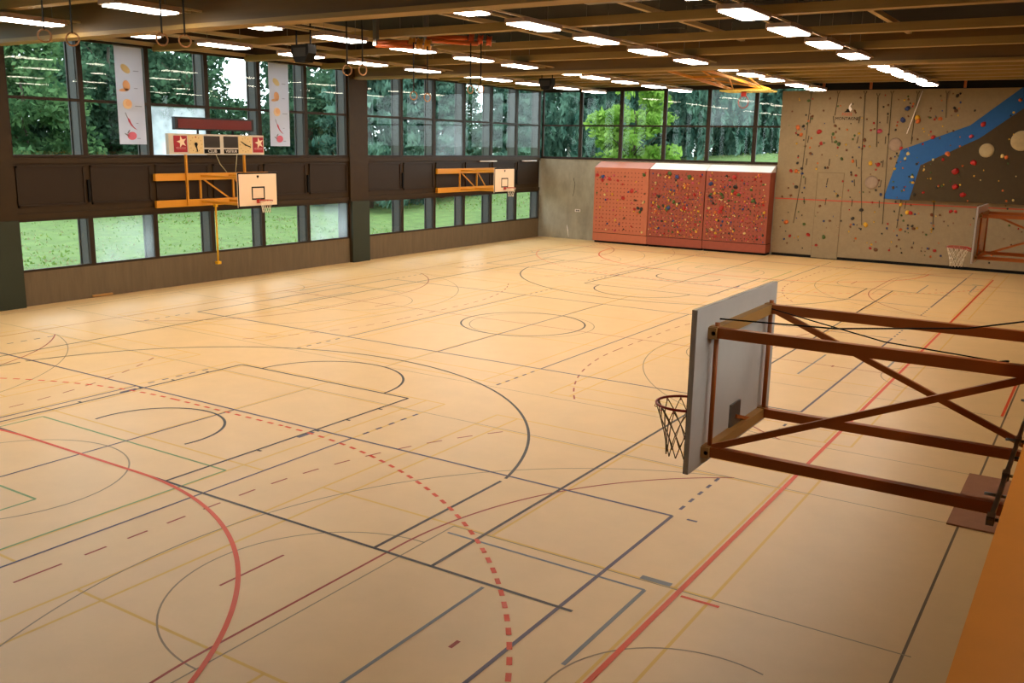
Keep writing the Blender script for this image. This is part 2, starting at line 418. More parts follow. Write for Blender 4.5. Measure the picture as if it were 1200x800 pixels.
def window(wall, a, b, z0, z1, transom=None, outer=True, fw=0.085):
    """one window unit: frame, mullion fin behind the glass, one pane per light."""
    WN[0] += 1
    w = empty('window_%d' % WN[0], {'L': (XL, (a + b) / 2, z0), 'G': (XR + 5.6, (a + b) / 2, z0), 'F': ((a + b) / 2, YF, z0)}[wall]); w['kind'] = 'structure'
    def bx(mb, u0, u1, d0, d1, z0_, z1_):
        if wall == 'L': mb.box(XL - d1, XL - d0, u0, u1, z0_, z1_)
        elif wall == 'G': mb.box(XR + 5.6 + d0, XR + 5.6 + d1, u0, u1, z0_, z1_)
        else: mb.box(u0, u1, YF + d0, YF + d1, z0_, z1_)
    f = MB()
    bx(f, a, a + fw, 0.0, 0.10, z0, z1); bx(f, b - fw, b, 0.0, 0.10, z0, z1)
    bx(f, a + fw, b - fw, 0.0, 0.10, z0, z0 + 0.07); bx(f, a + fw, b - fw, 0.0, 0.10, z1 - 0.08, z1)
    if transom: bx(f, a + fw, b - fw, 0.0, 0.10, transom - 0.045, transom + 0.045)
    f.build('frame', M['brown_frame'], w)
    zs = [(z0 + 0.07, z1 - 0.08)] if not transom else [(z0 + 0.07, transom - 0.045), (transom + 0.045, z1 - 0.08)]
    for k, (p, q) in enumerate(zs):
        g = MB(); bx(g, a + fw, b - fw, 0.05, 0.062, p, q)
        g.build('pane', FOG.get((wall, round(a, 2), k if transom else 'low'), M['glass']), w)
    if outer:
        g = MB()
        bx(g, b - 0.10, b + 0.02, 0.10, 0.52, z0, z1)
        if wall == 'L': g.box(XL - 0.52, XL - 0.47, b - 0.14, b + 0.06, z0, z1)
        else: g.box(b - 0.14, b + 0.06, YF + 0.47, YF + 0.52, z0, z1)
        g.build('outer_fin', M['fin'], w)
        s = MB(); bx(s, a, b - 0.10, 0.06, 0.45, z0 - 0.05, z0 + 0.015); s.build('sill', M['steel'], w)
for cols in (COLS_A, COLS_B, COLS_N):
    for i in range(6):
        window('L', cols[i], cols[i + 1], SILL2, HEAD2, TRANSOM)
        window('L', cols[i], cols[i + 1], SILL, HEAD1, None)
COLS_F = [-13.32, -10.89, -8.45, -5.97, -3.60, -1.18, 1.25]
for i in range(6): window('F', COLS_F[i], COLS_F[i + 1], SILL2 - 0.03, HEAD2, TRANSOM, outer=False, fw=0.10)
wf = MB()
wf.m(0).box(XL - 0.35, 1.25, YF, YF + 0.35, -0.1, SILL2 - 0.08)
wf.m(1).box(XL - 0.35, 1.25, YF - 0.03, YF + 0.3, SILL2 - 0.08, SILL2 - 0.03)
wf.m(1).box(XL - 0.35, 1.25, YF, YF + 0.3, HEAD2, 9.3)
wf.m(2).box(1.25, XR + 5, YF, YF + 0.3, HEAD2 - 0.3, 9.3)
wf.m(0).box(1.25, XR + 5, YF, YF + 0.35, -0.1, HEAD2 - 0.3)
wall_far = struct(wf.build('wall_far', [M['concrete'], M['brown_frame'], M['ceil']]), 'grey concrete far wall under a band of windows')
MB().tube([(-11.22, YF, 3.35), (-11.12, YF, 3.05), (-11.16, YF, 2.6), (-11.24, YF, 2.35)], 0.012, 5).build('crack', M['brown_frame'], wall_far)
MB().tube([(-11.55, YF, 0.75), (-11.48, YF, 0.45), (-11.42, YF, 0.1)], [0.01, 0.03, 0.015], 5).build('stain', M['white'], wall_far)
# crack, socket on the concrete
so = MB(); so.m(0).box(-11.05, -10.72, YF - 0.03, YF, 1.52, 1.66); so.m(1).box(-10.99, -10.90, YF - 0.034, YF - 0.03, 1.55, 1.63).box(-10.86, -10.78, YF - 0.034, YF - 0.03, 1.55, 1.63)
tag(so.build('wall_socket', [M['white'], M['black']], org=(-10.9, YF - 0.02, 1.55)), 'small white double socket on the bare concrete wall', 'socket')
wr = MB()
wr.box(XR, XR + 0.25, YN, YF, -0.1, 3.1)
struct(wr.build('wall_right', M['concrete_warm']))
struct(MB().box(XL - 0.4, XR + 6, YN - 0.3, YN, -0.1, 9.4).build('wall_near', M['concrete_warm']))
gw = MB(); gw.box(XR + 5.6, XR + 5.9, YN, YF, -0.1, 6.0).box(XR + 5.6, XR + 5.9, YN, YF, 8.0, 9.4)
struct(gw.build('wall_gallery', M['concrete_warm']))
gw2 = MB().box(XR + 5.6, XR + 5.9, YN, YN + 4.7, 6.0, 8.0).box(XR + 5.6, XR + 5.9, YN + 14.1, YF, 6.0, 8.0).build('wall_gallery', M['concrete_warm']); struct(gw2)
for i in (1, 2): window('G', YN + 4.7 * i, YN + 4.7 * (i + 1), 6.0, 8.0, None, outer=False)  # unseen windows, added so daylight reaches the hoop backs and parapet
struct(MB().box(XR + 0.25, XR + 5.6, YN, YF, 2.8, 3.1).build('floor_gallery', M['concrete']))
struct(MB().box(XR, XR + 0.45, YN, YF, 3.1, 4.19).build('wall_parapet', M['parapet']), 'orange gallery parapet in the lower right corner')

# ------------------------------------------------------------------ ceiling
ceil = struct(MB().box(XL - 0.4, XR + 6, YN - 0.3, YF + 0.3, 9.3, 9.5).build('ceiling', M['ceil']), 'black ceiling behind timber girders and beams')
for y0, zb in ((-8.05, 7.49), (7.55, 7.62)):
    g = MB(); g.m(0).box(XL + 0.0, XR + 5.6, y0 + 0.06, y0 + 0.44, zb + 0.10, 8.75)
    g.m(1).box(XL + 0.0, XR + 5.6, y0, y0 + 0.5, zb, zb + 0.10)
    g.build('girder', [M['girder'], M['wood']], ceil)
for y, z in ((-21.45, 7.88), (-17.6, 7.88), (-13.65, 7.88), (-9.75, 7.92), (-5.85, 7.88), (-1.95, 7.88), (1.95, 7.88), (5.85, 7.90)):
    MB().box(XL, XR + 5.6, y - 0.15, y + 0.15, z, z + 0.20).build('beam', M['wood'], ceil)
for y in (9.9, 11.9, 13.6, 15.2, 16.8, 18.5, 20.2):
    MB().box(XL, XR + 5.6, y - 0.16, y + 0.16, 7.98, 8.12).build('beam', M['wood'], ceil)
for x in (-11.9, -6.9, -1.85, 3.35, 8.35):
    MB().box(x - 0.07, x + 0.07, YN, YF, 8.46, 8.58).build('purlin', M['rail_paint'], ceil)
for x0, x1, y in ((3.4, 5.2, -3.2), (4.9, 7.4, -0.2), (6.5, 9.3, -3.9), (-5.6, -3.6, -3.6), (1.3, 3.0, 3.6), (-2.5, 1.2, 9.0), (3.4, 6.2, 9.0)):
    MB().box(x0, x1, y - 0.25, y + 0.25, 8.20, 8.42).build('duct', M['steel'], ceil)
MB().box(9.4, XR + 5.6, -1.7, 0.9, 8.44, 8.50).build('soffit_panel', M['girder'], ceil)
for x in (2.0, 4.1, 8.0, 12.0):
    MB().box(x - 0.05, x + 0.05, YF - 0.16, YF - 0.06, 7.86, 9.3).build('hanger_post', M['rust'], ceil)
MB().box(XL, XL + 0.10, -7.1, 7.2, 8.02, 8.14).build('curtain_rail', M['rail_paint'], ceil)
MB().box(XL, XL + 0.10, 8.4, 22.9, 8.02, 8.14).build('curtain_rail', M['rail_paint'], ceil)

# ------------------------------------------------------------------ ceiling lamps
LAMP_Z = 7.70
def make_lamp():
    t = empty('ceiling_lamp', (0, 0, LAMP_Z))
    h = MB(); w, l = 0.33, 0.83
    pts = [(-w, -l + .12), (-w + .06, -l), (w - .06, -l), (w, -l + .12), (w, l - .12), (w - .06, l), (-w + .06, l), (-w, l - .12)]
    h.prism([(x, y, LAMP_Z + 0.03) for x, y in pts], (0, 0, 0.10))
    h.build('housing', M['lamp_body'], t)
    ORG[t] = (0, 0, LAMP_Z)
    MB().box(-0.27, 0.27, -0.73, 0.73, LAMP_Z, LAMP_Z + 0.03).build('diffuser', M['lamp'], t)
    for y in (-0.6, 0.6): MB().tube([(0, y, LAMP_Z + 0.12), (0, y, 9.32)], 0.006, 5).build('hanger', M['steel'], t)
    return t
ROWS = [(-8.35, 'row along the windows', [-18.5, -15.4, -12.3, -9.2, -6.45, -3.35, -0.25, 2.9, 6.0, 8.75, 11.0, 13.6, 16.9, 19.7]),
        (-3.82, 'row one in from the windows', [-18.7, -15.6, -12.5, -9.4, -6.4, -3.35, -0.25, 2.85, 5.6, 8.8, 11.2, 13.9, 16.8, 19.8]),
        (2.30, 'row two in from the windows', [-12.4, -6.45, -3.5, -0.4, 2.75, 5.95, 8.8, 11.7, 14.2, 17.6, 20.4]),  # nearest lamp is out of view, added to brighten the near floor
        (16.3, 'added row above the gallery', [-17.8, -14.7, -11.6]),  # unseen fill lamps, added to light the parapet and board backs
        (7.23, 'row along the gallery', [-6.5, -3.45, -0.35, 2.75, 5.95, 8.8, 11.1, 13.45, 15.75, 18.3])]
ORD = ['first', 'second', 'third', 'fourth', 'fifth', 'sixth', 'seventh', 'eighth', 'ninth', 'tenth', 'eleventh']
lamp0 = None
for x, rname, ys in ROWS:
    for i, y in enumerate(ys):
        if lamp0 is None: lamp0 = make_lamp(); o = lamp0
        else: o = copy_tree(lamp0)
        o.location = (x, y, LAMP_Z)
        same = [q for q in ys if (q < -7.8) == (y < -7.8) and (q < 7.8) == (y < 7.8)]
        k = same.index(y) if y > -7.8 else len(same) - 1 - same.index(y)
        bay = 'before the near girder' if y < -7.8 else ('between the girders' if y < 7.8 else 'past the far girder')
        tag(o, 'lit ceiling lamp, %s of the %s, %s' % (ORD[k], rname, bay), 'ceiling lamp', 'hanging ceiling lamps')
    t = empty('lamp_rail', (x, 0, LAMP_Z + 0.14), 'twin pale rails joining the lamps of the ' + rname, 'lamp rail', 'lamp rails')
    for dx in (-0.19, 0.19): MB().box(x + dx - 0.025, x + dx + 0.025, ys[0] - 0.8, ys[-1] + 0.8, LAMP_Z + 0.12, LAMP_Z + 0.16).build('rail', M['rail_paint'], t)

# ------------------------------------------------------------------ basketball hoops
def net_mesh(c, r, material, parent, name='net', h=0.42, t=0.0045):
    m = MB(); n = 12; rows = 5
    prof = [(0, r), (0.25, r * 0.86), (0.5, r * 0.70), (0.75, r * 0.60), (1.0, r * 0.56)]
    def P(i, j):
        k, rr = prof[i]; a = 2 * PI * (j + 0.5 * (i % 2)) / n
        return (c[0] + rr * math.cos(a), c[1] + rr * math.sin(a), c[2] - 0.01 - h * k)
    for i in range(rows - 1):
        for j in range(n):
            m.tube([P(i, j), P(i + 1, j)], t, 4)
            m.tube([P(i, j), P(i + 1, j - 1 if i % 2 == 0 else j + 1)], t, 4)
    return m.build(name, material, parent)
def hoop_parts(root, bx, yc, d, zb0=2.80, zb1=3.98, front='cream'):
    """board, rim and net; d = +1 when the rim points to +X."""
    th = 0.035
    b = MB(); b.m(0).box(bx - th / 2, bx + th / 2, yc - 0.9, yc + 0.9, zb0, zb1)
    e = bx + d * th / 2
    b.m(1)
    def line(y0, y1, z0, z1): b.box(e, e + d * 0.004, y0, y1, z0, z1)
    w = 0.05
    line(yc - 0.9, yc + 0.9, zb0, zb0 + w); line(yc - 0.9, yc + 0.9, zb1 - w, zb1); line(yc - 0.9, yc - 0.9 + w, zb0 + w, zb1 - w); line(yc + 0.9 - w, yc + 0.9, zb0 + w, zb1 - w)
    line(yc - 0.295, yc + 0.295, 3.05, 3.05 + w); line(yc - 0.295, yc + 0.295, 3.45, 3.45 + w); line(yc - 0.295, yc - 0.295 + w, 3.1, 3.45); line(yc + 0.295 - w, yc + 0.295, 3.1, 3.45)
    line(yc - 0.05, yc + 0.05, zb1 - 0.16, zb1 - 0.10); line(yc - 0.03, yc + 0.03, zb1 - 0.19, zb1 - 0.16)
    b.build('backboard', [M['board_front'] if front == 'cream' else M['board_back'], M['black']], root)
    rc = (bx + d * (th / 2 + 0.15 + 0.225), yc, 3.05)
    r = MB(); r.torus(rc, (0, 0, 1), 0.225, 0.010 if front == 'cream' else 0.011, 28, 8)
    r.bar((e, yc, 3.02), (e + d * 0.17, yc, 3.035), 0.16, 0.035); r.box(e, e + d * 0.012, yc - 0.09, yc + 0.09, 2.93, 3.07)
    for k in (-1, 1): r.tube([(e + d * 0.01, yc + 0.08 * k, 2.95), (rc[0] - d * 0.10, yc + 0.19 * k, 3.045)], 0.008, 6)
    for i in range(12):
        a = 2 * PI * i / 12; p = (rc[0] + 0.225 * math.cos(a), rc[1] + 0.225 * math.sin(a), 3.04)
        r.torus((p[0], p[1], p[2] - 0.012), (math.sin(a), -math.cos(a), 0), 0.012, 0.003, 8, 4)
    r.build('rim', M['rim'], root)
    return rc

def wall_hoop(name, yc, bx, wx, d, bars, label, zlo, zhi, front, netm, plate=True):
    t = empty(name, (wx, yc, zlo), label, 'basketball hoop', 'basketball hoops on wall frames')
    rc = hoop_parts(t, bx, yc, d, front=front)
    net_mesh(rc, 0.225, netm, t)
    back = bx - d * 0.0175
    x0 = back - d * 0.06
    y0, y1 = yc - 0.62, yc + 0.62
    for z, nm in ((zhi, 'upper_arm'), (zlo, 'lower_arm')):
        for y in (y0, y1):
            MB().bar((x0, y, z), (wx, y, z), 0.06, 0.075).build(nm, bars, t)
    for z in (zhi, zlo): MB().bar((back - d * 0.03, y0 - 0.06, z), (back - d * 0.03, y1 + 0.06, z), 0.06, 0.08).build('cross_bar', M['tan_bar'] if front != 'cream' else bars, t)
    for y in (y0, y1): MB().tube([(back - d * 0.045, y, zlo - 0.03), (back - d * 0.045, y, zhi + 0.07)], 0.018, 8).build('upright', bars, t)
    if front != 'cream': MB().bar((x0, y1 - 0.01, zhi), (wx, y1 - 0.01, zlo + 0.04), 0.035, 0.045).build('brace', bars, t)
    if front != 'cream': MB().bar((x0, y0 + 0.01, zlo + 0.03), (wx, y0 + 0.01, zhi), 0.035, 0.045).build('brace', bars, t)
    if plate:
        p = MB(); p.m(0).box(back - d * 0.016, back, yc - 0.11, yc + 0.11, 2.93, 3.13)
        p.m(1).bar((back - d * 0.015, yc, 3.02), (back - d * 0.03, yc + 0.36, zlo), 0.03, 0.03)
        p.build('rim_plate', [M['steel'], bars], t)
    for z in (zhi, zlo):
        for y in (y0, y1):
            j = MB()
            j.box(min(x0, back), max(x0, back), y - 0.04, y + 0.04, z - 0.045, z + 0.045)
            j.m(1).cyl((x0 + d * 0.02, y, z), (0, 1, 0), 0.016, 0.12, 10)
            j.build('joint', [M['tan_bar'] if front != 'cream' else bars, M['black']], t)
    return t
# near hoop seen from behind, bolted to the gallery wall
nh = wall_hoop('basketball_hoop', -15.64, 11.64, XR - 0.05, -1, M['rust'], 'big basketball hoop seen from behind, on long red-brown bars over the floor', 2.91, 3.79, 'grey', M['net_dark'])
r = MB(); r.box(XR - 0.14, XR - 0.12, -18.25, -13.0, 3.515, 3.54)
for i in range(16):
    y = -18.2 + i * 0.33
    r.cyl((XR - 0.06, y, 3.528), (1, 0, 0), 0.008, 0.13, 6)
    if i % 3 == 1: r.cyl((XR - 0.15, y, 3.528), (1, 0, 0), 0.008, 0.08, 6)
    if i % 2 == 0: r.box(XR - 0.146, XR - 0.114, y - 0.03, y + 0.03, 3.508, 3.548)
r.build('wall_rail', M['steel'], nh)
for z in (3.79, 2.91):
    for y in (-16.26, -15.02): MB().box(XR - 0.06, XR, y - 0.08, y + 0.08, z - 0.08, z + 0.08).build('wall_bracket', M['steel'], nh)
c = MB()
c.torus((11.55, -16.14, 3.86), (0, 1, 0.4), 0.04, 0.008, 14, 6)
c.tube([(11.58, -16.12, 3.86), (12.4, -15.8, 3.83), (13.2, -15.35, 3.86), (XR, -15.1, 3.98)], 0.006, 6)
c.build('cable', M['black'], nh)
c = MB()
c.tube([(11.62, -15.0, 3.80), (12.7, -15.6, 3.74), (13.45, -16.0, 3.78)], 0.005, 6)
c.tube([(13.47 + 0.05 * math.cos(2 * PI * i / 12), -16.03 + 0.025 * math.sin(2 * PI * i / 12), 3.78 + 0.015 * math.cos(2 * PI * i / 12)) for i in range(12)], 0.006, 6, True)
c.build('cable', M['black'], nh)
# two hoops on the window wall
for yc, lab, nm in ((0.12, 'basketball hoop with cream board in front of the windows, below the scoreboard', 'a'), (15.75, 'basketball hoop with cream board on the window wall near the far corner', 'b')):
    t = wall_hoop('basketball_hoop', yc, -11.0, XL + 0.16, 1, M['orange'], lab, 2.90, 3.80, 'cream', M['net'])
    for z in (3.78, 2.88):
        r = MB(); r.box(XL + 0.04, XL + 0.16, yc - 2.5, yc + 2.5, z - 0.12, z + 0.12)
        for dy in (-2.2, 0.0, 2.2): r.box(XL, XL + 0.05, yc + dy - 0.06, yc + dy + 0.06, z - 0.06, z + 0.06)
        r.build('wall_rail', M['orange'], t)
    for dy in (-0.62, 0.85): MB().box(XL + 0.06, XL + 0.12, yc + dy - 0.03, yc + dy + 0.03, 3.0, 3.66).build('wall_strut', M['orange'], t)
    for ya, yb in ((-0.45, 0.62), (0.95, 1.6)): MB().bar((XL + 0.10, yc + ya, 3.66), (XL + 0.10, yc + yb, 3.0), 0.04, 0.05).build('wall_strut', M['orange'], t)
    if nm == 'a':
        p = MB(); p.tube([(XL + 0.22, yc - 0.1, 2.76), (XL + 0.22, yc - 0.1, 0.70)], 0.035, 10); p.box(XL + 0.14, XL + 0.30, yc - 0.18, yc - 0.02, 0.64, 0.74)
        p.box(XL + 0.16, XL + 0.28, yc - 0.15, yc - 0.05, 2.70, 2.80)
        p.build('crank_pole', mat('yellow_steel', (226, 172, 22), 0.45), t)
# hoop at mid court on the right
t = wall_hoop('basketball_hoop', 0.0, 11.62, XR - 0.02, -1, M['rust'], 'grey-backed basketball hoop at mid court, seen edge-on before the climbing wall', 2.91, 3.79, 'grey', M['net'])
for z in (3.79, 2.91): MB().box(XR - 0.10, XR, -2.5, 2.5, z - 0.04, z + 0.04).build('wall_rail', M['steel'], t)

# folded ceiling hoop
t = empty('ceiling_hoop', (1.5, 13.8, 7.3), 'yellow ceiling hoop folded up flat with its red ring hanging before the far windows', 'basketball hoop')
MB().box(0.55, 2.45, 13.30, 14.45, 7.26, 7.32).build('backboard', mat('yellow_board', (240, 226, 120), 0.5), t)
r = MB(); r.torus((1.42, 13.62, 6.86), (0.25, 1, 0), 0.225, 0.014, 26, 8); r.box(1.33, 1.51, 13.55, 13.68, 7.08, 7.26); r.build('rim', M['rim'], t)
n = MB()
for i in range(10):
    a = 2 * PI * i / 10
    n.tube([(1.42 + .22 * math.cos(a), 13.62, 6.86 + .22 * math.sin(a)), (1.40 + .12 * math.cos(a + .4), 13.78, 6.82 + .12 * math.sin(a + .4))], 0.006, 4)
n.build('net', M['net'], t)
f = MB()
for k, x in ((-1, 0.8), (1, 2.2)):
    f.bar((x, 14.3, 7.36), (x - 1.3, 9.3, 7.93), 0.09, 0.09)
    f.bar((x, 13.5, 7.36), (x - 0.4, 11.6, 7.96), 0.05, 0.05)
f.bar((-0.5, 9.3, 7.93), (0.9, 9.3, 7.93), 0.10, 0.10); f.bar((0.8, 14.2, 7.38), (2.2, 14.2, 7.38), 0.08, 0.08); f.bar((0.1, 11.6, 7.69), (1.5, 11.6, 7.69), 0.07, 0.07)
f.bar((0.8, 14.1, 7.38), (1.5, 11.6, 7.69), 0.04, 0.04); f.bar((2.2, 14.1, 7.38), (0.1, 11.6, 7.69), 0.04, 0.04)
f.build('frame', M['orange'], t)

# ------------------------------------------------------------------ scoreboard
SX = XL + 0.32
t = empty('scoreboard', (SX, 0.2, 4.5), 'long white scoreboard with two clocks under a dark red display, on orange posts', 'scoreboard')
def face(m, y0, y1, z0, z1, dx=0.0, th=0.012): m.box(SX + dx, SX + dx + th, y0, y1, z0, z1)
MB().box(SX - 0.16, SX, -1.9, 2.3, 4.54, 5.24).build('case', M['score'], t)
led = MB(); led.m(1).box(SX - 0.14, SX + 0.02, -1.62, 1.83, 5.37, 5.80); led.m(0); face(led, -1.50, 1.71, 5.42, 5.74, 0.02)
led.build('display', [M['led'], M['ledframe']], t)
for y in (-0.62, 0.92): MB().box(SX - 0.10, SX - 0.05, y - 0.03, y + 0.03, 5.22, 5.40).build('display_bracket', M['black'], t)
for y in (-1.16, 1.42): MB().box(SX - 0.14, SX - 0.06, y - 0.03, y + 0.03, 2.8, 4.56).build('post', M['orange'], t)
DIG = mat('score_window', (44, 34, 22), 0.35)
for y0, y1, word in ((-0.44, 0.25, 'CLUB'), (0.42, 1.07, 'VISITEUR')):
    p = MB(); face(p, y0, y1, 4.78, 5.18, 0.001); p.build('digit_window', DIG, t)
    q = MB(); face(q, y0, y1, 4.58, 4.73, 0.001); pl = q.build('name_plate', M['black'], t)
    text_mesh('lettering', word, 0.155 if len(word) < 5 else 0.13, M['white'], t, (SX + 0.018, (y0 + y1) / 2, 4.655), (0, 1, 0), (0, 0, 1))
for yc, hands in ((-0.80, ((-100, 0.10), (-78, 0.26))), (1.40, ((150, 0.22), (-17, 0.26)))):
    c = MB(); c.m(0); face(c, yc - 0.31, yc + 0.31, 4.58, 5.20, 0.0, 0.02); c.m(1)
    for h in range(12):
        a = 2 * PI * h / 12; rr = 0.245
        c.m(2 if (h == 3 and yc < 0) else 1)
        c.cyl((SX + 0.022, yc + rr * math.cos(a), 4.89 + rr * math.sin(a)), (1, 0, 0), 0.03 if h == 3 and yc < 0 else 0.016, 0.006, 8)
    ck = c.build('clock', [M['clock'], mat('clock_marks', (150, 110, 60), .5), M['rim']], t)
    hd = MB()
    for ang, l in hands:
        a = math.radians(ang); hd.bar((SX + 0.032, yc - 0.04 * math.cos(a), 4.89 - 0.04 * math.sin(a)), (SX + 0.032, yc + l * math.cos(a), 4.89 + l * math.sin(a)), 0.01, 0.035, (0, 0, 1))
    hd.cyl((SX + 0.034, yc, 4.89), (1, 0, 0), 0.065 if yc < 0 else 0.03, 0.012, 12)
    hd.build('hands', M['black'], ck)
for y0, y1 in ((-1.70, -1.16), (1.77, 2.26)):
    p = MB(); face(p, y0, y1, 4.62, 5.17, 0.001); sp = p.build('sponsor_sign', M['sponsor'], t)
    yc = (y0 + y1) / 2 + 0.05; st = []
    for i in range(10):
        a = PI / 2 + 0.25 + PI * i / 5; rr = 0.21 if i % 2 == 0 else 0.085
        st.append((SX + 0.014, yc + rr * math.cos(a), 4.965 + rr * math.sin(a)))
    s = MB(); s.prism(st, (0.005, 0, 0)); s.build('star', mat('star_cream', (240, 214, 180), .5), sp)
    text_mesh('lettering', 'VENDEX', 0.105, mat('sign_text', (224, 140, 140), .5), sp, (SX + 0.018, (y0 + y1) / 2, 4.755), (0, 1, 0), (0, 0, 1))
PC = mat('pale_cable', (190, 176, 130), 0.6)
MB().tube([(SX - 0.05, 0.10, 4.54), (SX - 0.02, 0.25, 4.2), (SX - 0.05, 0.55, 3.92)], 0.012, 6).build('cable', PC, t)
MB().tube([(SX - 0.05, 1.05, 4.54), (SX - 0.03, 0.98, 4.2), (SX - 0.05, 0.95, 3.92)], 0.012, 6).build('cable', PC, t)

# ------------------------------------------------------------------ banners with fruit and vegetables
def banner(y0, label):
    x = XL + 0.20
    t = empty('banner', (x, y0 + 0.5, 4.86), label, 'banner', 'hanging vegetable banners')
    m = MB(); m.box(x - .004, x, y0, y0 + 1.0, 4.86, 7.91)
    m.build('cloth', M['banner'], t)
    MB().tube([(x, y0 - 0.03, 7.92), (x, y0 + 1.03, 7.92)], 0.02, 8).build('rod', M['steel'], t)
    for dy in (0.1, 0.9): MB().box(XL + 0.02, x, y0 + dy - .01, y0 + dy + .01, 7.91, 7.93).build('rod_bracket', M['steel'], t)
    e = x + 0.012
    def ell(m, cy, cz, ry, rz, rot=0, n=16, dx=0):
        m.prism([(e + dx, y0 + cy + ry * math.cos(a) * math.cos(rot) - rz * math.sin(a) * math.sin(rot), 4.86 + cz + ry * math.cos(a) * math.sin(rot) + rz * math.sin(a) * math.cos(rot)) for a in [2 * PI * i / n for i in range(n)]], (0.006, 0, 0))
    pics = []
    def new(): pics.append(MB()); return pics[-1]
    pic = new(); pic.m(0); ell(pic, .36, 2.36, .19, .11, -0.6)
    pic = new(); pic.m(1); ell(pic, .36, 1.84, .13, .17, 0.2); ell(pic, .26, 1.70, .17, .05, 0.1)
    pic = new(); pic.m(2); ell(pic, .36, 1.27, .17, .16); pic.m(1); ell(pic, .40, 1.30, .10, .10, 0, 16, .006)
    pts = [(.32, .86), (.36, .72), (.44, .60), (.56, .50), (.66, .46), (.54, .56), (.46, .66), (.41, .78)]
    pic = new(); pic.m(3).prism([(e, y0 + a, 4.86 + b) for a, b in pts], (0.006, 0, 0))
    pic.m(4); pic.bar((e + .003, y0 + .33, 4.86 + .84), (e + .003, y0 + .26, 4.86 + 1.0), 0.006, 0.02)
    pic = new(); pic.m(5); ell(pic, .46, .27, .17, .13, 0.1)
    pic.m(4); ell(pic, .28, .30, .10, .02, -0.5); ell(pic, .34, .40, .08, .02, 0.9)
    for pic in pics: pic.build('picture', BAN, t)
    for cz, l in ((2.30, .20), (1.76, .13), (1.20, .24), (.66, .08), (.18, .13)): MB().box(e, e + .004, y0 + .64, y0 + .64 + l, 4.86 + cz, 4.86 + cz + .022).build('caption', BAN[6], t)
BAN = [mat('fruit_cream', (222, 206, 158), .7), mat('fruit_orange', (226, 176, 132), .7), mat('fruit_peach', (232, 198, 156), .7), mat('chilli_red', (190, 62, 76), .7), mat('stalk', (120, 110, 110), .7), mat('berry_pink', (206, 104, 128), .7), mat('caption_grey', (150, 150, 158), .7)]
banner(-3.66, 'white banner with fruit pictures hanging on the windows, before the panes ahead of the scoreboard')
banner(2.76, 'white banner with fruit pictures hanging on the windows, just past the scoreboard')

# ------------------------------------------------------------------ gymnastics rings, pulley arms, speakers
RN = [0]
RING_LAB = ['first of the ten, by the edge lamp', 'second of the ten, overlapping the first window mullion',
            'third of the ten, under a long lamp', 'fourth of the ten, above the first fruit banner edge',
            'fifth of the ten, past the second fruit banner', 'sixth of the ten, beside the brown column top',
            'seventh of ten, before panes past the column', 'eighth of ten, before panes past the column',
            'ninth of the ten, under the last pulley arm', 'tenth of the ten, under the last pulley arm']
for (x, y, z), top, rot in (((-1.95, -12.75, 6.76), 9.30, 1.1), ((-1.53, -12.50, 6.71), 9.30, 0.8), ((-1.11, -10.99, 6.84), 9.30, 1.3), ((-0.75, -10.77, 6.82), 9.30, 1.1),
                         ((-0.32, -6.91, 6.58), 7.9, 1.2), ((-0.04, -6.73, 6.59), 7.92, 1.4), ((-2.28, -2.17, 6.32), 7.7, 1.2), ((-1.96, -1.98, 6.28), 7.6, 1.3),
                         ((-1.61, -0.47, 6.57), 7.82, 1.3), ((-1.37, -0.31, 6.59), 7.82, 1.2)):
    t = empty('gymnastics_ring', (x, y, z), 'wooden gymnastics ring on dark strap, ' + RING_LAB[RN[0]], 'gymnastics ring', 'gymnastics rings'); RN[0] += 1
    MB().torus((x, y, z), (math.sin(rot), -math.cos(rot), 0), 0.105, 0.015, 24, 8).build('ring', M['ringwood'], t)
    s = MB(); s.box(x - .018, x + .018, y - .006, y + .006, z + 0.105, top); s.torus((x, y, z + 0.115), (math.cos(rot), math.sin(rot), 0), 0.02, 0.006, 12, 6)
    s.build('strap', M['strap'], t)
for i, (ca, cb, hp, lo, lab) in enumerate((((-0.55, -6.6, 7.93), (0.15, -6.35, 7.98), (-1.6, -6.9, 7.85), (-0.3, -6.75, 7.9), 'orange pulley arm half hidden by the near girder'),
                                 ((-2.57, -2.0, 7.72), (-2.0, -1.75, 7.66), (-3.35, -2.45, 7.72), (-2.3, -2.15, 7.58), 'orange pulley arm in the middle of the three'),
                                 ((-1.86, -0.27, 7.98), (-1.25, 0.1, 7.90), (-2.85, -0.9, 7.98), (-1.45, -0.35, 7.80), 'orange pulley arm last in line from the near girder'))):
    t = empty('pulley_arm', hp, lab + ', holding ring straps', 'pulley arm', 'orange ring pulley arms')
    a = MB(); a.tube([hp, ca], 0.065, 10); a.tube([(hp[0], hp[1], hp[2] - 0.08), lo], 0.06, 10); a.build('arm', mat('arm_orange', (198, 92, 26), 0.45), t)
    d = V3(cb) - V3(ca)
    for k in range(3):
        c = V3(ca) + d * (0.15 + 0.35 * k)
        w = MB(); w.tube([c - d.normalized() * 0.07, c - d.normalized() * 0.02, c + d.normalized() * 0.02, c + d.normalized() * 0.07], [0.15, 0.12, 0.12, 0.15], 16)
        w.build('pulley', M['orange'] if i == 1 else mat('pulley_red', (206, 84, 36), 0.4), t)
    MB().tube([V3(ca) - d * 0.1, V3(cb) + d * 0.1], 0.03, 8).build('axle', M['steel'], t)
    MB().box(hp[0] - .06, hp[0] + .06, hp[1] - .06, hp[1] + .06, hp[2] - .1, 9.31).build('hanger', M['steel'], t)
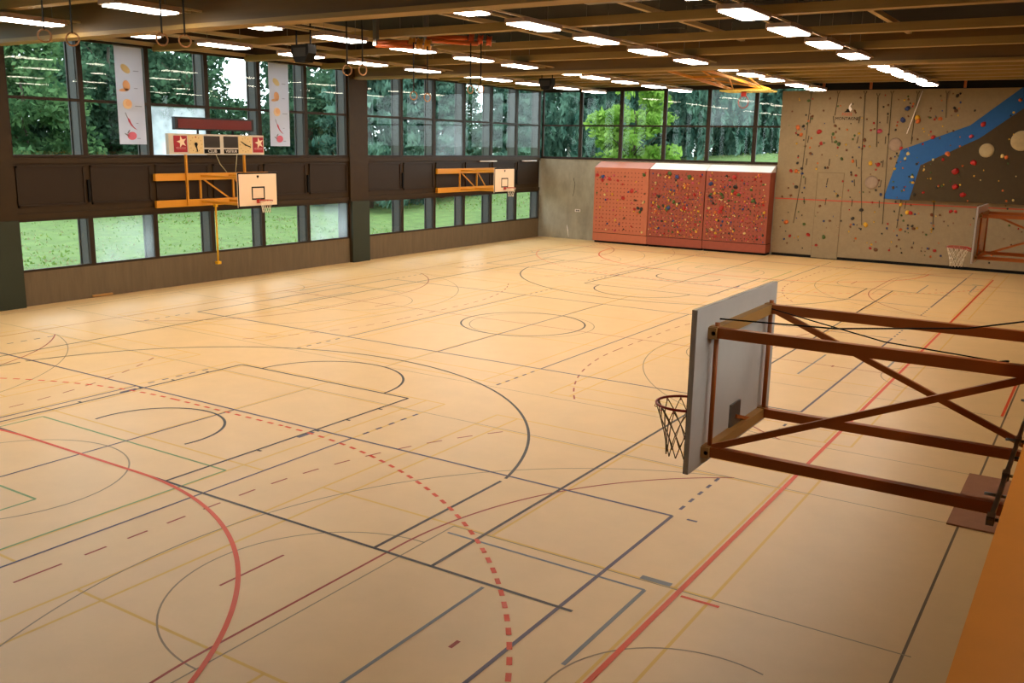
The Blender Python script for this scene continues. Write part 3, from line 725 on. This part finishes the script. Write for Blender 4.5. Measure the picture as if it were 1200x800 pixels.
for x, y, z, lab in ((-4.17, -4.34, 7.30, 'black loudspeaker hanging under the beams before the second fruit banner'), (-6.16, 11.41, 7.56, 'black loudspeaker hanging under the beams near the far window corner')):
    t = empty('loudspeaker', (x, y, z), lab, 'loudspeaker', 'hanging loudspeakers')
    m = MB(); pts = [(-.30, .2), (.30, .2), (.30, -.02), (.17, -.24), (-.17, -.24), (-.30, -.02)]
    m.prism([(x + a, y - .15, z + b) for a, b in pts][::-1], (0, .3, 0)); m.build('cabinet', M['black'], t)
    g = MB(); g.box(x - .22, x + .22, y - .165, y - .15, z - .10, z + .12); g.build('grille', mat('grille_dark', (30, 28, 24), .8), t)
    for dx in (-.25, .25): MB().box(x + dx - .015, x + dx + .015, y - .015, y + .015, z + .2, 9.31).build('hanger', M['black'], t)

# ------------------------------------------------------------------ climbing holds: a few shapes, copied
HC = dict(red=(176, 34, 26), orange=(206, 104, 40), yellow=(216, 164, 34), green=(70, 92, 36), blue=(42, 58, 110), black=(40, 34, 28), brown=(110, 66, 34), cream=(216, 190, 120), pink=(190, 70, 90))
HM = {k: mat('hold_' + k, v, 0.6) for k, v in HC.items()}
HMESH = {}
for k in HC:
    for s in range(2):
        m = MB(); m.blob((0, 0, 0), 1.0, 11 * s + 3, 7, (1.1 if s else 0.85, 0.6, 0.8 if s else 1.05)); HMESH[k, s] = m.mesh('hold_%s_shape%d' % (k, s), HM[k])
def hold(parent, x, y, z, r, col):
    o = bpy.data.objects.new('hold', HMESH[col, random.randrange(2)]); COL.objects.link(o); o.parent = parent
    q = ORG[parent]; o.location = (x - q[0], y - q[1], z - q[2]); o.scale = (r, r, r); o.rotation_euler = (0, random.uniform(0, 6.28), 0)
    o['label'] = {'black': 'dark'}.get(col, col) + ' climbing hold'
    return o
def hold_mass(parent, pts, name='hold_cluster'):
    m = MB(); cols = list(HC)
    for x, y, z, r, col in pts:
        m.m(cols.index(col)).blob((x, y, z), r, int(x * 1000) & 255, 5, (1, .6, 1))
    o = m.build(name, [HM[c] for c in cols], parent); o['kind'] = 'stuff'
    return o

# ------------------------------------------------------------------ three bouldering cabinets
def cabinet(x0, x1, topm, bodym, label, dens, seed, end=False):
    rnd = random.Random(seed); yf = 22.25; yb = YF - 0.02
    t = empty('bouldering_cabinet', ((x0 + x1) / 2, yb, 0.12), label, 'climbing cabinet', 'bouldering cabinets')
    m = MB(); m.box(x0 + 0.025, x1 - 0.025, yf, yb, 0.56, 4.0); m.build('body', bodym, t)
    sm = MB()
    sm.box(x0 - 0.024, x0 + 0.024, yf + 0.10, yb, 0.56, 4.0)
    sm.build('side_joint', M['brown_frame'], t) if not end else None
    p = MB(); p.box(x0 + 0.015, x1 - 0.015, yf + 0.01, yb, 0.12, 0.53); p.build('plinth', bodym, t)
    q = MB(); q.box(x0 + .06, x1 - .06, yf + .15, yb, 0.0, 0.12); q.box(x0 + .03, x1 - .03, yf + .03, yb, 0.53, 0.56); q.build('base', M['black'], t)
    tp = MB(); tp.prism([(x0 + 0.015, yf, 4.0), (x0 + 0.015, yb, 4.0), (x0 + 0.015, yb, 4.30), (x0 + 0.015, yb - 0.1, 4.30)], (x1 - x0 - 0.03, 0, 0)); tp.build('top', topm, t)
    h = MB()
    nx, nz = int((x1 - x0 - .3) / 0.20), 16
    for i in range(nx):
        for j in range(nz):
            h.cyl((x0 + .2 + i * 0.20, yf - 0.004, 0.75 + j * 0.2), (0, 1, 0), 0.028, 0.012, 6)
    o = h.build('bolt_hole', mat('bolt_hole_dark', (92, 34, 18), .7), t); o['kind'] = 'stuff'
    cols = ['red', 'red', 'orange', 'yellow', 'green', 'blue', 'black', 'brown', 'cream', 'pink', 'yellow']
    for i in range(dens[0]):
        big = i < 12
        hold(t, rnd.uniform(x0 + .15, x1 - .15), yf - 0.015, rnd.uniform(1.7, 3.85) if big else 0.7 + 3.2 * rnd.random(), rnd.uniform(.08, .13) if big else rnd.uniform(.04, .075), rnd.choice(['red', 'green', 'blue', 'red', 'green', 'black']) if big else rnd.choice(cols))
    if dens[1]:
        pts = []
        for i in range(dens[1]):
            zz = min(3.9, max(.65, rnd.gauss(1.9, .75))); pts.append((rnd.uniform(x0 + .1, x1 - .1), yf - 0.01, zz, rnd.uniform(.02, .042), rnd.choice(['yellow', 'cream', 'orange', 'red', 'brown', 'black', 'green', 'pink', 'blue'])))
        hold_mass(t, pts)
    return t
cabinet(-9.50, -6.30, M['cab'], M['cab'], 'terracotta bouldering cabinet at the concrete wall, sparse holds and orange top', (60, 0), 1)
cabinet(-6.30, -3.24, M['white'], M['cab_dark'], 'terracotta bouldering cabinet between two others, white slanted top', (100, 420), 2)
cabinet(-3.24, 0.04, M['white'], M['cab_dark'], 'terracotta bouldering cabinet beside the grey climbing wall, white slanted top', (100, 400), 3)

# ------------------------------------------------------------------ climbing wall
CY = 22.95
t = empty('climbing_wall', (7.0, YF - 0.01, 0.1), 'tall sand-grey climbing wall with blue band and dark umber corner', 'climbing wall')
MB().box(0.10, XR - 0.02, CY, YF - 0.005, 0.14, 7.83).build('panel', M['climb'], t)
MB().box(0.12, XR - 0.04, CY + 0.05, YF - 0.005, 0.0, 0.14).build('base_recess', M['black'], t)
UP = 0.30
out = [(10.2, 7.83), (8.38, 6.27), (5.66, 5.18), (5.11, 2.98)]
inn = [(11.6, 7.83), (10.36, 6.96), (8.84, 5.73), (6.59, 4.53), (6.27, 2.98)]
def P(q, d): return (q[0], CY - d, q[1])
b = MB()
b.add([P(out[0], .01), P(out[1], .01), P(out[2], .01), P(out[3], .01), P(inn[4], UP), P(inn[3], UP), P(inn[2], UP), P(inn[1], UP), P(inn[0], UP), P(inn[4], -.02)],
      [(2, 3, 4, 5), (1, 2, 5, 6), (1, 6, 7), (0, 1, 7, 8), (3, 9, 4)])
b.build('blue_band', M['climb_blue'], t)
u = MB()
poly = [P(inn[0], UP), P(inn[1], UP), P(inn[2], UP), P(inn[3], UP), P(inn[4], UP), (XR - 0.03, CY - UP, 2.98), (XR - 0.03, CY - UP, 7.83)]
u.prism(poly[::-1], (0, UP, 0)); u.build('umber_panel', M['climb_dark'], t)
MB().box(0.10, XR - .02, CY - 0.008, CY, 2.755, 2.80).build('red_line', M['red_line'], t)
d = MB()
d.box(2.07, 3.27, CY - 0.03, CY, 0.04, 2.75); d.m(1)
for q in ((2.05, 2.07, .04, 4.08), (3.27, 3.29, .04, 4.08), (2.05, 3.29, 4.06, 4.08)): d.box(q[0], q[1], CY - 0.012, CY, q[2], q[3])
d.build('door', [M['climb'], mat('joint_dark', (110, 92, 62), .8)], t)
for (x, z), R, mm, dd in (((5.39, 5.41), .30, M['disc'], 0), ((4.53, 3.69), .30, M['disc'], 0), ((9.17, 5.22), .30, M['disc_light'], UP), ((10.45, 5.64), .42, M['disc_light'], UP)):
    v = MB(); v.tube([(x, CY - dd, z), (x, CY - dd - .03, z), (x, CY - dd - .05, z), (x, CY - dd - .06, z)], [R, R * .97, R * .88, R * .6], 22); v.build('round_volume', mm, t)
for pts in (((1.45, 7.64), (1.30, 3.72), (1.10, 1.63)), ((3.88, 7.61), (4.01, 4.4), (4.28, 1.7)), ((5.04, 7.6), (5.13, 3.85), (5.19, 1.82)), ((2.69, 7.63), (2.62, 6.7)), ((6.12, 7.58), (6.06, 5.58)), ((7.32, 7.57), (7.38, 6.59)), ((5.89, 2.9), (5.82, 1.68)), ((7.27, 2.9), (7.34, 1.95)), ((4.45, 7.5), (4.6, 5.3))):
    r = MB(); r.tube([(x, CY - 0.03, z) for x, z in pts], 0.014, 6)
    r.tube([(pts[0][0] - .07, CY - .02, pts[0][1] + .16), (pts[0][0], CY - .03, pts[0][1]), (pts[0][0] + .07, CY - .02, pts[0][1] + .16)], 0.014, 6)
    r.build('anchor_rope', M['rope'], t)
for x in (1.5, 2.55, 3.75, 4.95, 6.1, 7.3):
    for z in (2.72, 3.65, 4.55, 5.6, 6.5):
        if z > 2.9 and ((x > 5.0 and z < 5.3) or x > 6.5): continue
        q = MB(); q.bar((x, CY - .025, z + .16), (x + random.uniform(-.05, .05), CY - .025, z - .16), .03, .03); q.build('quickdraw', M['rope'], t)
text_mesh('lettering', 'MONTAGNE', 0.19, M['black'], t, (3.18, CY - 0.01, 6.55), (1, 0, 0), (0, 0, 1), 0.006)
text_mesh('lettering', 'PASSE', 0.18, mat('logo_orange', (186, 64, 14), .6), t, (3.16, CY - 0.01, 6.74), (1, 0, 0), (0, 0, 1), 0.006)
lg = MB()
lg.m(0).prism([(x, CY - .012, z) for x, z in ((3.30, 6.86), (3.36, 6.98), (3.27, 7.10), (3.33, 7.20), (3.30, 7.26), (3.22, 7.13), (3.20, 7.02), (3.26, 6.90))], (0, .012, 0))
lg.m(1).prism([(x, CY - .012, z) for x, z in ((3.00, 6.84), (3.28, 6.84), (3.22, 6.96), (3.14, 7.00), (3.10, 6.90))], (0, .012, 0)).prism([(x, CY - .012, z) for x, z in ((3.36, 7.22), (3.40, 7.24), (3.40, 7.18), (3.36, 7.17))], (0, .012, 0))
lg.build('logo', [M['white'], M['black']], t)
rnd = random.Random(21); cols = ['black', 'green', 'brown', 'red', 'orange', 'yellow', 'black', 'brown', 'blue']
def depth_at(x, z):
    """front of the wall at x, z: grey panel, sloping blue band or umber panel."""
    def xi(line):
        L = sorted(line, key=lambda q: q[1])
        if z <= L[0][1]: return None
        for (xa, za), (xb, zb) in zip(L, L[1:]):
            if za <= z <= zb: return xa + (xb - xa) * (z - za) / (zb - za)
        return L[-1][0]
    a, b_ = xi(out), xi(inn)
    if a is None or x < a: return 0.0
    if x >= b_: return UP
    return UP * (x - a) / max(.01, b_ - a)
KEY = [(1.95, 5.95, .13, 'red'), (2.10, 5.42, .09, 'red'), (.95, 6.15, .12, 'orange'), (1.12, 5.80, .10, 'orange'), (.78, 4.1, .09, 'red'), (1.02, 4.1, .10, 'orange'), (1.1, 3.35, .10, 'black'), (1.2, 6.2, .08, 'black'),
       (2.9, 5.4, .09, 'green'), (2.75, 5.5, .08, 'green'), (2.6, 5.85, .08, 'green'), (3.1, 4.72, .08, 'green'), (1.85, 1.1, .10, 'red'), (2.6, 1.05, .11, 'green'), (2.28, .63, .08, 'red'), (5.0, .63, .10, 'brown'),
       (4.45, 1.75, .12, 'yellow'), (4.2, 2.4, .10, 'black'), (4.65, 6.0, .13, 'pink'), (4.4, 4.55, .11, 'yellow'), (4.75, 4.5, .10, 'red'), (3.85, 2.0, .09, 'black'), (.75, 1.65, .12, 'orange'), (5.75, 7.0, .12, 'blue'), (5.62, 6.5, .13, 'blue'),
       (6.2, 6.6, .13, 'yellow'), (6.25, 6.45, .12, 'orange'), (7.15, 6.55, .10, 'orange'), (6.95, 5.75, .10, 'red'), (5.65, 5.25, .09, 'red'), (8.9, 6.3, .13, 'red'), (8.5, 5.8, .10, 'pink'), (7.65, 5.05, .11, 'orange'), (6.0, 5.0, .10, 'cream'), (5.9, 4.8, .08, 'cream'),
       (8.72, 4.7, .14, 'red'), (8.05, 4.3, .16, 'red'), (8.1, 3.65, .14, 'red'), (8.45, 3.3, .13, 'red'), (6.3, 4.0, .08, 'cream'), (6.35, 3.75, .07, 'yellow'), (6.2, 2.4, .11, 'yellow'), (6.35, 2.4, .10, 'red'), (8.0, 2.55, .09, 'red'), (8.2, 2.55, .08, 'red'),
       (9.8, 5.0, .09, 'cream'), (9.95, 4.95, .09, 'orange'), (10.2, 7.3, .09, 'orange'), (5.9, 2.75, .09, 'yellow'), (7.25, 2.35, .09, 'brown')]
for x, z, r_, c_ in KEY: hold(t, x, CY - depth_at(x, z) - .02, z, r_, c_)
for i in range(50):
    x = rnd.choice([1.3, 2.6, 3.9, 5.1, 6.3, 7.4]) + rnd.gauss(0, .35); z = rnd.uniform(.5, 7.6)
    hold(t, x, CY - depth_at(x, z) - .015, z, rnd.uniform(.05, .085), rnd.choice(cols))
pts = []
for i in range(330):
    x = rnd.choice([1.3, 2.6, 3.9, 5.1, 6.3, 7.4]) + rnd.gauss(0, .45) if rnd.random() < .6 else rnd.uniform(.4, 13.4); z = rnd.uniform(.4, 7.65)
    dd = depth_at(x, z); cc = rnd.choice(['cream', 'yellow', 'orange', 'red', 'yellow', 'green'] if dd >= UP - .01 else cols)
    pts.append((min(13.5, max(.3, x)), CY - dd - .012, z, rnd.uniform(.025, .055), cc))
hold_mass(t, pts)
b = MB(); b.tube([(6.32, CY - .10, 7.74), (5.85, CY - .10, 5.89)], .022, 8); b.tube([(6.32, CY - .10, 7.70), (6.32, CY, 7.74)], .012, 6)
tag(b.build('pole', M['white'], org=(6.1, CY - .1, 6.8)), 'thin white pole hanging aslant on the upper climbing wall', 'pole')

# ------------------------------------------------------------------ floor items
tag(MB().box(12.57, 13.60, -8.95, -6.50, 0, 0.025).build('floor_mat', M['mat_brown'], org=(13.1, -7.7, 0)), 'brown rectangular floor mat under the red-brown hoop bars', 'floor mat')
for y, lab in ((16.9, 'pale rod on the dark panel above the far hoop board'), (20.9, 'pale rod on the dark panel next to the far corner')):
    m = MB(); m.tube([(XL + .12, y - .05, 4.24), (XL + .12, y + 1.45, 4.24)], .03, 8)
    for dy in (.2, 1.2): m.box(XL - .03, XL + .12, y + dy - .02, y + dy + .02, 4.22, 4.26)
    tag(m.build('wall_rod', M['white'], org=(XL + .1, y + .7, 4.24)), lab, 'rod', 'pale wall rods')
m = MB(); m.box(XL + .0, XL + .07, -4.9, -4.2, .03, .09)
tag(m.build('floor_socket_cover', M['tan_bar'], org=(XL + .03, -4.5, .03)), 'small pale cover strip at the foot of the window wall', 'cover strip')

# ------------------------------------------------------------------ outside: lawn and trees
import numpy as np
def ground_z(x, y):
    dl = max(0.0, XL - 0.6 - x); df = max(0.0, y - YF - 0.6)
    z = 0.02 + 0.028 * dl * min(1, dl / 14)
    if df > 0: z = max(z, (4.75 - 0.085 * min(16, max(0, -11 - x))) * min(1.0, df / 27.0) ** 0.85)
    return z
g = MB(); gx = [-95 + 4.0 * i for i in range(21)] + [XL - 0.36]; gy = [-60 + 4.0 * i for i in range(21)] + [YF + 0.36] + [28 + 4.0 * i for i in range(22)]
gx2 = gx + [-9, -5, -1, 4, 10, 18, 30]
idx = {}
for i, x in enumerate(gx2):
    for j, y in enumerate(gy):
        idx[i, j] = len(g.v); g.v.append((x, y, ground_z(x, y) + (random.uniform(-.05, .08) if x < XL - 2 or y > YF + 2 else 0)))
for i in range(len(gx2) - 1):
    for j in range(len(gy) - 1):
        if gx2[i] >= XL - 0.4 and gy[j] < YF + 0.3: continue
        g.f.append((idx[i, j], idx[i + 1, j], idx[i + 1, j + 1], idx[i, j + 1])); g.mi.append(0); g.smooth.append(True)
struct(g.build('lawn', M['grass']), 'rough green lawn outside the windows')
tuf = MB(); rn = random.Random(5)
for i in range(14000):
    if i < 12000: x = XL - 0.9 - 32 * rn.random() ** 1.3; y = rn.uniform(-14, 34)
    else: x = rn.uniform(-18, 4); y = YF + 8 + 26 * rn.random()
    z = ground_z(x, y) - .02; a = rn.uniform(0, 6.28); h = rn.uniform(.05, .15); w = rn.uniform(.03, .09)
    dx, dy = math.cos(a) * w, math.sin(a) * w
    tuf.m(0 if rn.random() < .7 else 1).add([(x - dx, y - dy, z), (x + dx, y + dy, z), (x + dx * .3 + rn.uniform(-.1, .1), y + dy * .3 + rn.uniform(-.1, .1), z + h)], [(0, 1, 2)])
tag(tuf.build('meadow_grass', [leaf_mat('blade_green', (116, 152, 72), (156, 184, 102), 0.6), leaf_mat('blade_straw', (170, 166, 122), (190, 184, 144), 0.6)]), 'tufts of tall grass on the lawn outside the windows', 'grass', kind='stuff')

def leaf_cloud(name, centers, radii, n, size, material, seed, droop=0.0, stretch=1.0):
    r = np.random.default_rng(seed); k = len(centers); c = np.array(centers, float); rad = np.array(radii, float)
    w = rad[:, 0] * rad[:, 1] * rad[:, 2]; ids = r.choice(k, n, p=w / w.sum())
    d = r.normal(size=(n, 3)); d /= np.linalg.norm(d, axis=1)[:, None]
    p = c[ids] + d * (r.random(n) ** 0.45)[:, None] * rad[ids]
    a = r.normal(size=(n, 3)); a /= np.linalg.norm(a, axis=1)[:, None]
    b = r.normal(size=(n, 3))
    if droop: b[:, 2] -= droop; b[:, :2] *= 0.35
    b -= a * (a * b).sum(1)[:, None]; b /= np.linalg.norm(b, axis=1)[:, None]
    s = size * r.uniform(0.6, 1.35, n)[:, None]
    v = np.stack([p - b * s * stretch, p + a * s * .55, p + b * s * stretch, p - a * s * .55], 1).reshape(-1, 3)
    me = bpy.data.meshes.new(name); me.from_pydata(v.tolist(), [], np.arange(4 * n).reshape(n, 4).tolist()); me.materials.append(material); me.update()
    return me
def trunk_mesh(name, h, r0, material, seed, branches=7, lean=0.0):
    rr = random.Random(seed); m = MB(); pts = []; rad = []
    for i in range(7):
        f_ = i / 6; pts.append((lean * f_ + rr.uniform(-.12, .12) * i / 3, rr.uniform(-.12, .12) * i / 3, h * f_ - .3)); rad.append(r0 * (1 - .75 * f_))
    m.tube(pts, rad, 8)
    for b_ in range(branches):
        k = rr.randrange(2, 6); p = V3(pts[k]); a = rr.uniform(0, 6.28); l = rr.uniform(1.2, 2.6)
        m.tube([p, p + V3((math.cos(a) * l * .6, math.sin(a) * l * .6, l * .5)), p + V3((math.cos(a) * l, math.sin(a) * l, l * .75))], [rad[k] * .45, rad[k] * .3, rad[k] * .1], 6)
    return m.mesh(name, material)
rs = random.Random(33)
def crown_round(h, w, n, z0): 
    c, r = [], []
    for i in range(n):
        f_ = rs.random(); a = rs.uniform(0, 6.28); q = w * math.sin(PI * min(.95, .12 + .8 * f_)) * rs.uniform(.3, 1)
        c.append((q * math.cos(a), q * math.sin(a), z0 + (h - z0) * f_)); s = rs.uniform(.7, 1.5) * w / 4.1; r.append((s * 1.2, s * 1.2, s * .85))
    return c, r
KIND = {}
c, r = crown_round(14, 5.0, 60, 0.6); KIND['oak'] = (leaf_cloud('oak_leaves', c, r, 11500, .25, M['leaf_dark'], 1), trunk_mesh('oak_trunk', 11, .38, M['bark'], 1))
c, r = crown_round(12, 4.4, 54, 0.3); KIND['maple'] = (leaf_cloud('maple_leaves', c, r, 11000, .24, M['leaf_mid'], 2), trunk_mesh('maple_trunk', 9, .3, M['bark'], 2))
c, r = [], []
for i in range(60):
    f_ = i / 60; a = i * 2.4; w_ = 4.4 * (1 - f_) ** .8 + .3
    for q in (.45, .85): c.append((w_ * q * math.cos(a), w_ * q * math.sin(a), 1.0 + 15.5 * f_ - q * .7)); r.append((.95, .95, .42))
KIND['conifer'] = (leaf_cloud('conifer_needles', c, r, 16000, .22, M['leaf_blue'], 3, 1.0, 1.5), trunk_mesh('conifer_trunk', 15, .34, M['bark'], 3, 0))
c, r = [], []
for i in range(150):
    a = rs.uniform(0, 6.28); q = 4.2 * math.sqrt(rs.random()); zt = 13.5 - .25 * q * q * .4 - rs.uniform(0, 12)
    c.append((q * math.cos(a), q * math.sin(a), zt)); r.append((.34, .34, rs.uniform(1.4, 2.8)))
KIND['weeping'] = (leaf_cloud('weeping_leaves', c, r, 19000, .19, M['leaf_blue'], 4, 2.5, 1.9), trunk_mesh('birch_trunk', 12, .22, M['birch'], 4, 6, .5))
c, r = crown_round(8.2, 2.7, 40, .4); KIND['chestnut'] = (leaf_cloud('chestnut_leaves', c, r, 6500, .21, M['leaf_bright'], 5), trunk_mesh('chestnut_trunk', 6, .16, M['bark'], 5))
def tree(kind, name, x, y, s, rot, label, group='trees outside the windows'):
    t = empty(name, (x, y, ground_z(x, y) - .05), label, 'tree', group)
    for nm, me in (('foliage', KIND[kind][0]), ('trunk', KIND[kind][1])):
        o = bpy.data.objects.new(nm, me); COL.objects.link(o); o.parent = t
    t.scale = (s, s, s); t.rotation_euler = (0, 0, rot)
def back(px, depth): pass
TREES = [  # along the window wall, then beyond the far wall
 ('oak', 'broadleaf_tree', -47.5, 12.5, 1.0, 'dark leafy tree behind the first upper pane of the window wall'),
 ('maple', 'broadleaf_tree', -39.5, 8.5, .85, 'lighter leafy tree whose boughs reach into the first upper pane'),
 ('oak', 'broadleaf_tree', -43.5, 17.0, .95, 'dark leafy tree just before the first fruit banner'),
 ('oak', 'broadleaf_tree', -51, 23.5, 1.1, 'dark leafy tree behind the first fruit banner'),
 ('oak', 'broadleaf_tree', -39, 19.6, .85, 'dark tree behind the pane before the bright sky gap'),
 ('maple', 'broadleaf_tree', -47, 31.5, .56, 'low tree under the bright sky gap above the scoreboard'),
 ('oak', 'broadleaf_tree', -37, 29.0, .9, 'dark tree behind the second fruit banner'),
 ('oak', 'broadleaf_tree', -43, 37.0, 1.1, 'dark leafy tree beside the brown column'),
 ('conifer', 'conifer_tree', -29.2, 26.6, .95, 'blue-green conifer just past the brown column'),
 ('conifer', 'conifer_tree', -34.0, 38.6, .74, 'blue-green conifer above the second wall hoop frame'),
 ('conifer', 'conifer_tree', -26.9, 31.9, .62, 'conifer behind the panes over the far cream board'),
 ('conifer', 'conifer_tree', -26.5, 40.0, .66, 'conifer seen past the sky notch in the last panes'),
 ('conifer', 'conifer_tree', -32.4, 51.9, .62, 'small conifer seen through the last pane before the corner'),
 ('weeping', 'weeping_birch', -24.0, 45.5, 1.0, 'weeping birch behind the first far window'),
 ('weeping', 'weeping_birch', -20.8, 47.5, 1.05, 'weeping birch behind the second far window'),
 ('chestnut', 'chestnut_tree', -12.2, 32.6, .98, 'bright green young chestnut close behind the far windows'),
 ('weeping', 'weeping_birch', -22.5, 58, .9, 'weeping birch with sky gap beside the bright chestnut'),
 ('weeping', 'weeping_birch', -14.6, 51.5, 1.0, 'white-stemmed weeping birch past the bright chestnut'),
 ('maple', 'broadleaf_tree', -15.0, 65, 1.1, 'green tree behind the lawn under the folded ceiling hoop'),
 ('weeping', 'weeping_birch', -11.3, 61.5, 1.0, 'weeping birch behind the last far window by the climbing wall'),
 ('oak', 'broadleaf_tree', -27, 66, 1.0, 'distant dark tree behind the birches'),
 ('oak', 'broadleaf_tree', -4, 68, 1.1, 'dark tree at the back beyond the lawn by the climbing wall'),
 ('oak', 'broadleaf_tree', -62, 14, .75, 'rear dark tree behind the lighter leafy one'),
 ('oak', 'broadleaf_tree', -63, 29, .75, 'rear dark tree beside the bright sky gap'),
 ('oak', 'broadleaf_tree', -54, 46, .55, 'rear dark tree between the column and the conifers'),
 ('oak', 'broadleaf_tree', -42, 57, .5, 'rear dark tree behind the conifers'),
 ('oak', 'broadleaf_tree', -21.3, 71.0, .5, 'low dark bush under the birches at the end of the lawn'),
 ('oak', 'broadleaf_tree', -18.4, 73.5, .5, 'low dark bush at the lawn end below the red hanging ring'),
 ('oak', 'broadleaf_tree', -34.5, 62.5, .55, 'low dark bush behind the first two far birches'),
 ('oak', 'broadleaf_tree', -33, -9, 1.0, 'dark broadleaf tree outside the near end of the window wall'),
]
for i, (k, nm, x, y, s, lab) in enumerate(TREES): tree(k, nm, x, y, s, i * 1.7, lab)

# ------------------------------------------------------------------ sky
w = bpy.data.worlds.new('overcast_sky'); scene.world = w; w.use_nodes = True
nt = w.node_tree; bg = nt.nodes['Background']
tc = nt.nodes.new('ShaderNodeTexCoord'); sx = nt.nodes.new('ShaderNodeSeparateXYZ'); rp = nt.nodes.new('ShaderNodeValToRGB')
nt.links.new(tc.outputs['Generated'], sx.inputs[0]); mm = nt.nodes.new('ShaderNodeMath'); mm.operation = 'MULTIPLY_ADD'; mm.inputs[1].default_value = 0.5; mm.inputs[2].default_value = 0.5
nt.links.new(sx.outputs['Z'], mm.inputs[0]); nt.links.new(mm.outputs[0], rp.inputs['Fac'])
rp.color_ramp.elements[0].position = 0.485; rp.color_ramp.elements[0].color = (0.16, 0.19, 0.12, 1)
rp.color_ramp.elements[1].position = 0.505; rp.color_ramp.elements[1].color = (0.86, 0.93, 1.0, 1)
nt.links.new(rp.outputs['Color'], bg.inputs['Color']); bg.inputs['Strength'].default_value = 5.0

# ------------------------------------------------------------------ camera (fitted to the court lines)
cam = bpy.data.cameras.new('camera'); co = bpy.data.objects.new('camera', cam); COL.objects.link(co)
CP = (13.930738, -22.461634, 5.057554); yaw, pitch, roll = -0.5667726, 0.2087596, 0.0189037; FPX = 1084.464
cam.sensor_fit = 'HORIZONTAL'; cam.sensor_width = 36.0; cam.lens = FPX / 1200 * 36.0; cam.clip_start = 0.05; cam.clip_end = 400
fw = V3((math.sin(yaw) * math.cos(pitch), math.cos(yaw) * math.cos(pitch), -math.sin(pitch)))
r0 = V3((math.cos(yaw), -math.sin(yaw), 0)); u0 = r0.cross(fw)
rr = r0 * math.cos(roll) + u0 * math.sin(roll); uu = -r0 * math.sin(roll) + u0 * math.cos(roll)
co.matrix_world = Matrix(((rr.x, uu.x, -fw.x, CP[0]), (rr.y, uu.y, -fw.y, CP[1]), (rr.z, uu.z, -fw.z, CP[2]), (0, 0, 0, 1)))
scene.camera = co
scene.view_settings.view_transform = 'Standard'; scene.view_settings.look = 'None'; scene.view_settings.gamma = 1.0
scene.view_settings.use_curve_mapping = False; scene.view_settings.exposure = 0.0
scene.cycles.use_denoising = True
scene.cycles.transparent_max_bounces = 16; scene.cycles.max_bounces = 8; scene.cycles.diffuse_bounces = 4
scene.cycles.sample_clamp_indirect = 6.0
